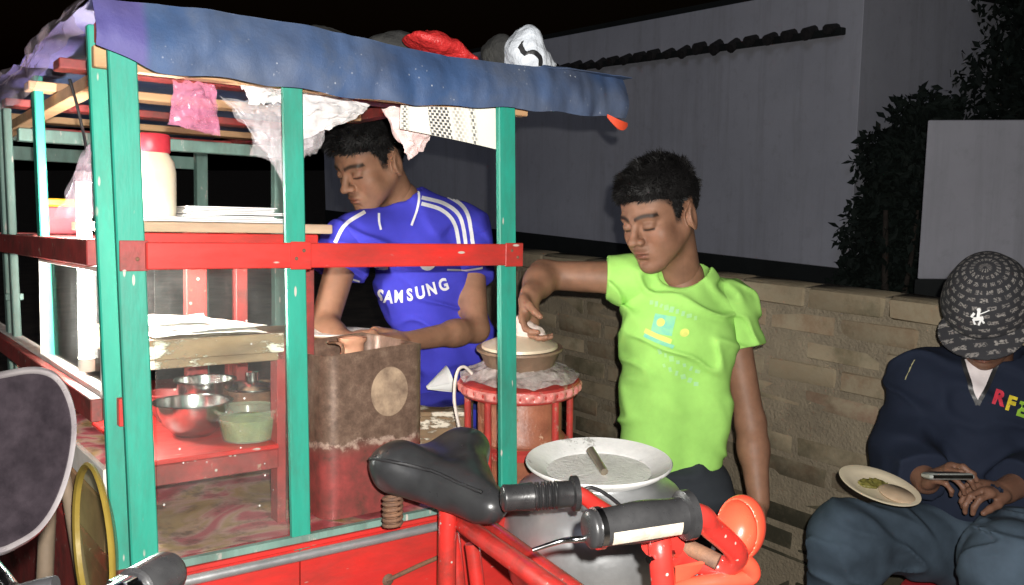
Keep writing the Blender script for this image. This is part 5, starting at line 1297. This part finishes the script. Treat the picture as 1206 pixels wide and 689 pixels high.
for nm_, vf2, (o_, a, b), mt in (('print_panel', rect(.046, .042), gp(769, 389, -.12), m_pb), ('print_panel', disc(.009), gp(766, 386), m_py), ('print_stripe', rect(.064, .011), gp(762, 403, -.35), m_py), ('print_stripe', rect(.070, .008), gp(763, 409, -.35), m_pb), ('print_spot', disc(.009), gp(796, 398), m_py),
                             ('print_lettering', text_vf('AUTHENTIC', .021, .0003), gp(776, 366, -.30), m_pl), ('print_lettering', text_vf('SPORT', .018, .0003), gp(772, 446, -.55), m_pl), ('print_lettering', text_vf('DIVISION', .014, .0002), gp(778, 432, -.5), m_pl)):
    if 'lettering' in nm_: continue
    on(decal(vf2, o_, a, b, dG, tt_, .0015 + (.0006 if mt is m_py else 0)), nm_, shirt, mt, foot)
# the faded arched scribble of the print, as short strokes
for (x0, y0, n_, sl2, bend) in ((750, 362, 9, .30, .02), (764, 422, 7, .62, 0), (768, 440, 6, .7, 0)):
    for i in range(n_):
        px_ = x0 + i * 7.2; py_ = y0 + i * 7.2 * sl2 + bend * (i - 4) ** 2 * 6
        o_, a, b = gp(px_, py_, random.uniform(-.4, .4)); on(decal(rect(random.uniform(.005, .010), random.uniform(.008, .013), 2, 2), o_, a, b, dG, tt_, .0015), 'print_stroke', shirt, m_pl, foot)
lg = SDF(); hipo = lh * .075
for sg in (-1, 1):
    hp = pelv + hipo * sg + np.array([0, 0, -.02]); kn = np.array([hp[0], hp[1] - .02, .44]); an = np.array([hp[0] + .01 * sg, hp[1] + .02, .08])
    lg.cap(hp, kn, .080, .055, .03); lg.cap(kn, an, .055, .045, .03)
lg.cap(pelv - hipo * .5, pelv + hipo * .5, .085, .085, .04)
lvf = lg.mesh(.007, wrinkle(8, .010, (0, 0, 1), 15)); mk('trousers', lvf, m_cloth, green, smooth=179, colors=flatcol(lvf, (.03, .035, .042)), base=foot)
ss = SDF()
for sg in (-1, 1): hp = pelv + hipo * sg; shoe(ss, np.array([hp[0], hp[1], 0]), fwdG)
mk('shoes', ss.mesh(.008), m_black, green, smooth=179, base=foot)
# cloth in his hand on the lid
cb = W(622, 388, 1.94); cl = SDF(); lidtop = ckp + np.array([0, 0, .084])
cl.ell(cb + np.array([0, 0, -.004]), (.030, .026, .014), None, .01); cl.ell(cb + np.array([.018, -.005, -.010]), (.024, .02, .010), Ry(.4), .01); cl.ell(cb + np.array([-.015, 0, .008]), (.02, .02, .016), None, .01)
mk('rag', cl.mesh(.003, lambda P: .007 * fbm(P, 60, 2)), surf('pale_rag', (.68, .56, .50), (.55, .43, .38), scale=30, rough=.9), base=cb, smooth=179, label='crumpled pale rag in the hand of the boy in green', cat='rag')

# ------------------------------------------------------------------ seated man with cap
nb = W(1166, 432, 2.10); shR = W(1092, 452, 2.12); shL = W(1236, 450, 2.12); elR = W(1066, 535, 2.04); wrR = W(1092, 568, 1.90)
elL = W(1250, 545, 2.04); wrL = W(1180, 580, 1.88); chest = W(1160, 480, 2.10); belly = W(1158, 580, 2.10); pelv = W(1165, 635, 2.12)
foot = np.array([pelv[0], pelv[1], 0])
sit = thing('person', 'seated man in patterned cap and navy jacket looking at a phone', 'person', loc=foot)
TS = (.17, .085, .055); hc = W(1163, 366, 2.0)
hv, hcol, hR, hC = head(hc, rad(36), rad(38), .95, nb + np.array([0, .02, -.04]), TS)
fwdS = nrm(np.array([-.48, -.87, 0])); latS = nrm(shL - shR)
s2 = SDF(); arm(s2, shR, elR, wrR); arm(s2, shL, elL, wrL)
PH = W(1116, 560, 1.80)
hand(s2, wrR, W(1112, 556, 1.84) - wrR, (.5, -.1, -.8), (0, -.6, 1), .84, curl=(.5, .8, .6), thumb=.6)
hand(s2, wrL, W(1138, 570, 1.83) - wrL, (-.3, .1, -1), (0, -.6, 1), .84, curl=(.55, .8, .6), thumb=.6)
s2.cap(chest, pelv, .085, .085, .04); s2.cap(shR, shL, .05, .05, .04); s2.cap(nb, chest, .05, .07, .03)
svf = s2.mesh(.0035)
mk('body', join(hv, svf), m_skin, sit, smooth=179, colors=np.vstack([hcol, flatcol(svf, TS)]), base=foot)
# jacket
jk = SDF()
jk.cap(shR, shL, .078, .078, .05); jk.cap(chest - latS * .06, belly - latS * .06, .12, .125, .05, flat=(fwdS, .9)); jk.cap(chest + latS * .06, belly + latS * .06, .12, .125, .05, flat=(fwdS, .9))
jk.cap(nb - np.array([0, 0, .01]), chest, .080, .10, .05)
for sh, el, wr in ((shR, elR, wrR), (shL, elL, wrL)):
    jk.cap(sh, el, .075, .066, .04); we = el + (wr - el) * .80; jk.cap(el, we + (wr - el) * .2, .066, .048, .03); d = nrm(wr - el); jk.cyl(we + d * .005, we + d * .10, .075)
jk.ell(nb + np.array([-.01, -.015, .04]), (.066, .066, .068), None, .01, 's')
jk.half(pelv + np.array([0, 0, -.03]), (0, 0, -1))
kvf = jk.mesh(.005, wrinkle(7, .010, (.4, 0, .9), 21)); JK = (.011, .016, .032)
jacket = mk('jacket', kvf, m_cloth, sit, smooth=179, colors=flatcol(kvf, JK), base=foot)
kt = bvh(kvf)
vpoly = sheet(lambda u, v: ((u - .5) * (1 - v * .97) * 38 - 3 * v, -v * 52, 0), 8, 12)
on(pixshape(vpoly, 1154, 424, 1, kt, off=.0025), 'undershirt', sit, surf('white_undershirt', (.74, .68, .68), (.6, .54, .54), scale=30, rough=.85), foot)
for e_ in ([(1133, 424), (1140, 448), (1151, 477)], [(1175, 424), (1166, 448), (1151, 477)]): on(strip(e_, 5, kt, off=.005), 'zip_edge', jacket, m_black, foot)
for (ch_, px_, py_, cc) in (('R', 1176, 469, (.60, .03, .06)), ('F', 1190, 476, (.70, .55, .03)), ('E', 1203, 483, (.25, .45, .03)), ('E', 1217, 490, (.05, .25, .4))):
    on(pixshape(text_vf(ch_, 1.35, .06, cuts=2), px_, py_, 17, kt, -.30), 'chest_letter', jacket, surf('letter_' + ch_ + str(px_), cc, scale=60, rough=.8, bump_s=0), foot)
on(ribbon([W(1069, 410, 2.05), W(1064, 425, 2.05), W(1058, 442, 2.05)], (1, 0, .3), .006, kt, .003), 'shoulder_piping', jacket, surf('olive_tape', (.35, .33, .18), scale=60, rough=.8), foot)
# cap
cs2 = SDF(); sc = .95
def CE(p, r, k=.02, op='u'):
    r = np.asarray(r) * sc; cc = hR @ (np.asarray(p) * sc) + hC; e = np.abs(hR) @ r; cs2.ops.append(('ell', op, k, cc - e, cc + e, (cc, r, hR)))
CE((0, .006, .046), (.092, .110, .095)); CE((0, .01, .03), (.096, .113, .05), .03)
cs2.half(hR @ (np.array((0, 0, .012)) * sc) + hC, hR @ np.array((0, .12, -1.)))
cvf = cs2.mesh(.004, lambda P: .0025 * fbm(P, 22, 2))
brim = SDF(); 
def BE(p, r, k=.004, op='u'):
    r = np.asarray(r) * sc; cc = hR @ (np.asarray(p) * sc) + hC; R2 = hR @ Rx(rad(14)); e = np.abs(R2) @ r; brim.ops.append(('ell', op, k, cc - e, cc + e, (cc, r, R2)))
BE((0, -.085, .016), (.092, .072, .009)); BE((0, -.086, .000), (.10, .085, .012), op='s')
def cap_mat():
    m, nt, bs = _nodes('patterned_knit'); at = nt.nodes.new('ShaderNodeAttribute'); at.attribute_name = 'Col'
    br = N(nt, 'ShaderNodeTexBrick', Scale=1.0); br.inputs['Color1'].default_value = (1, 1, 1, 1); br.inputs['Color2'].default_value = (.6, .6, .6, 1); br.inputs['Mortar'].default_value = (0, 0, 0, 1)
    br.inputs['Brick Width'].default_value = .105; br.inputs['Row Height'].default_value = .080; br.inputs['Mortar Size'].default_value = .024; br.inputs['Mortar Smooth'].default_value = .3
    n0 = N(nt, 'ShaderNodeTexNoise', Scale=38, Detail=3); nt.links.new(at.outputs['Color'], n0.inputs['Vector'])
    vm = N(nt, 'ShaderNodeVectorMath', operation='MULTIPLY_ADD'); nt.links.new(n0.outputs['Color'], vm.inputs[0]); vm.inputs[1].default_value = (.03, .03, 0); nt.links.new(at.outputs['Color'], vm.inputs[2])
    nt.links.new(vm.outputs[0], br.inputs['Vector'])
    n1 = noise_out(nt, at.outputs['Color'], 60, 4); k = mixc(nt, 1, br.outputs['Color'], ramp(nt, n1, [(.44, (0, 0, 0)), (.52, (1, 1, 1))]), 'MULTIPLY')
    c = mixc(nt, k, (.022, .022, .026), (.26, .24, .225)); nt.links.new(c, bs.inputs['Base Color']); bs.inputs['Roughness'].default_value = .9
    bump(nt, bs, noise_out(nt, coords(nt), 300, 2), .4, .001); return m
def capuv(V):
    L = (V - hC) @ hR / sc; az = np.arctan2(L[:, 0], -(L[:, 1] - .006)); el = np.arctan2(L[:, 2] - .01, np.hypot(L[:, 0], L[:, 1])); return np.stack([az * .32 * 1.0 + 1, el * .55, np.zeros(len(V))], 1)
m_cap = cap_mat()
cap_o = mk('cap', cvf, m_cap, sit, smooth=179, colors=capuv(cvf[0]), base=foot)
bvf2 = brim.mesh(.003); mk('brim', bvf2, m_cap, cap_o, smooth=179, colors=np.stack([bvf2[0][:, 0] * 3, bvf2[0][:, 2] * 3.4 + bvf2[0][:, 1] * 2, bvf2[0][:, 1] * 0], 1), base=foot)
ct_ = bvh(cvf); lo_ = hR @ (np.array((0, -.13, .085)) * sc) + hC; la_, lb_ = hR @ np.array((1., 0, 0)), hR @ np.array((0, 0, 1.)); ld_ = hR @ np.array((0, 1., -.25))
# white emblem: a rider on a horse, as a handful of strokes
emb_parts = [rot(rect(.020, .008, 3, 2), (0, 0, 1), .25), shift(rot(rect(.004, .013, 1, 3), (0, 0, 1), .35), (-.008, -.008, 0)), shift(rot(rect(.004, .013, 1, 3), (0, 0, 1), -.3), (.003, -.009, 0)), shift(rot(rect(.004, .010, 1, 3), (0, 0, 1), .5), (.009, -.006, 0)), shift(rot(rect(.005, .012, 1, 3), (0, 0, 1), -.5), (-.011, .006, 0)), shift(rot(rect(.006, .014, 2, 3), (0, 0, 1), -.1), (.0, .010, 0)), shift(disc(.004, 10), (.0, .019, 0)), shift(rot(rect(.022, .0022, 5, 1), (0, 0, 1), .45), (.010, .014, 0))]
on(decal(join(*emb_parts), lo_, la_, lb_, ld_, ct_, .002, .1), 'emblem', cap_o, m_print_w, foot)
# jeans
jn = SDF()
hipR = pelv - latS * .07; hipL = pelv + latS * .08
knR = W(992, 634, 1.94); anR = np.array([knR[0] + .05, knR[1] + .03, .10]); knL = W(1192, 668, 1.66); anL = np.array([knL[0] + .02, knL[1] + .04, .10])
jn.cap(hipR, knR, .092, .068, .04); jn.cap(knR, anR, .068, .052, .04); jn.cap(hipL, knL, .098, .076, .04); jn.cap(knL, anL, .072, .055, .04); jn.cap(hipR, hipL, .105, .105, .05)
nvf = jn.mesh(.0055, wrinkle(9, .012, (.5, .3, .7), 31))
m_denim = attr_mat('denim', rough=.9, spec=.15, bump_scale=500, bump_s=.35, bump_d=.001, tone=.35, tone_scale=16)
mk('jeans', nvf, m_denim, sit, smooth=179, colors=flatcol(nvf, (.050, .072, .098)), base=foot)
ss = SDF()
for a_, d_ in ((anR, fwdS), (anL, fwdS)): shoe(ss, np.array([a_[0], a_[1], 0.]), d_)
mk('shoes', ss.mesh(.008), m_black, sit, smooth=179, base=foot)
# phone in his hands
pd = nrm(np.array([1, 0, -.06])); pn = nrm(np.array([-.05, .25, .97])); py2 = np.cross(pn, pd)
ph = thing('mobile_phone', 'small silver phone held by the seated man', 'phone', M=Matrix(((pd[0], py2[0], pn[0], PH[0]), (pd[1], py2[1], pn[1], PH[1]), (pd[2], py2[2], pn[2], PH[2]), (0, 0, 0, 1))))
mk('body', box((-.045, .045), (-.022, .022), (-.007, .0055), .004), surf('silver_plastic', (.50, .52, .48), (.4, .42, .4), scale=20, rough=.3, metallic=.4), ph, smooth=40)
mk('screen', box((-.030, .030), (-.018, .018), (.0058, .0064), .0003), m_black, ph)
mk('edge_trim', box((-.040, .040), (-.0232, -.0224), (-.004, .003), .0003), m_chrome, ph)
# plate of food on his knee
pc = W(1034, 577, 1.87); ptn = nrm(np.array([.17, -.15, .97])); pa = nrm(np.cross(np.array([0, 1., 0]), ptn)); pb_ = np.cross(ptn, pa)
PM = Matrix(((pa[0], pb_[0], ptn[0], pc[0]), (pa[1], pb_[1], ptn[1], pc[1]), (pa[2], pb_[2], ptn[2], pc[2]), (0, 0, 0, 1)))
mk('dinner_plate', lathe([(r * .082, z * .082) for r, z in plate_prof], 48), surf('cream_plate', (.78, .68, .50), (.70, .60, .44), scale=8, rough=.3), M=PM, smooth=50, label='cream plate balanced on the knee of the seated man', cat='plate')
fd = SDF(); fd.ell((-.016, .010, .006), (.026, .018, .007), Rz(.3), .008); fd.ell((.008, .022, .006), (.016, .012, .006), None, .008)
mk('leftovers', fd.mesh(.0025, lambda P: .004 * fbm(P, 120, 2)), surf('green_mash', (.20, .17, .04), (.09, .09, .02), scale=90, rough=.5), M=PM, smooth=179, label='green and brown leftovers on the cream plate', cat='food')
mk('pancake', lathe([(0, .001), (.036, .001), (.038, .004), (.034, .008), (0, .010)], 32), surf('flat_bread', (.50, .38, .26), (.4, .28, .18), scale=30, rough=.7), M=PM @ Matrix.Translation((.030, -.022, .0045)), smooth=60, label='round flat bread on the cream plate', cat='bread')
# red plastic stool under him
sz = pelv[2] - .112; stl = thing('plastic_stool', 'red plastic stool under the seated man', 'stool', loc=(pelv[0] - .06, pelv[1] - .08, 0))
m_stool = surf('red_stool_plastic', (.50, .03, .04), (.4, .02, .03), scale=16, rough=.35)
mk('seat', shift(lathe([(0, 0), (.15, 0), (.165, -.008), (.168, -.03), (.160, -.03), (.155, -.012), (0, -.012)], 40), (0, 0, sz)), m_stool, stl, smooth=40)
for i in range(4):
    t = math.pi / 4 + i * math.pi / 2; c_, s_ = math.cos(t), math.sin(t)
    mk('leg', beam((.165 * c_, .165 * s_, 0), (.13 * c_, .13 * s_, sz - .013), .045, .018, (-s_, c_, 0)), m_stool, stl)
mk('leg_ring', lathe([(.150, sz * .45), (.158, sz * .45), (.158, sz * .45 + .02), (.150, sz * .45 + .02), (.150, sz * .45)], 32), m_stool, stl, smooth=40)
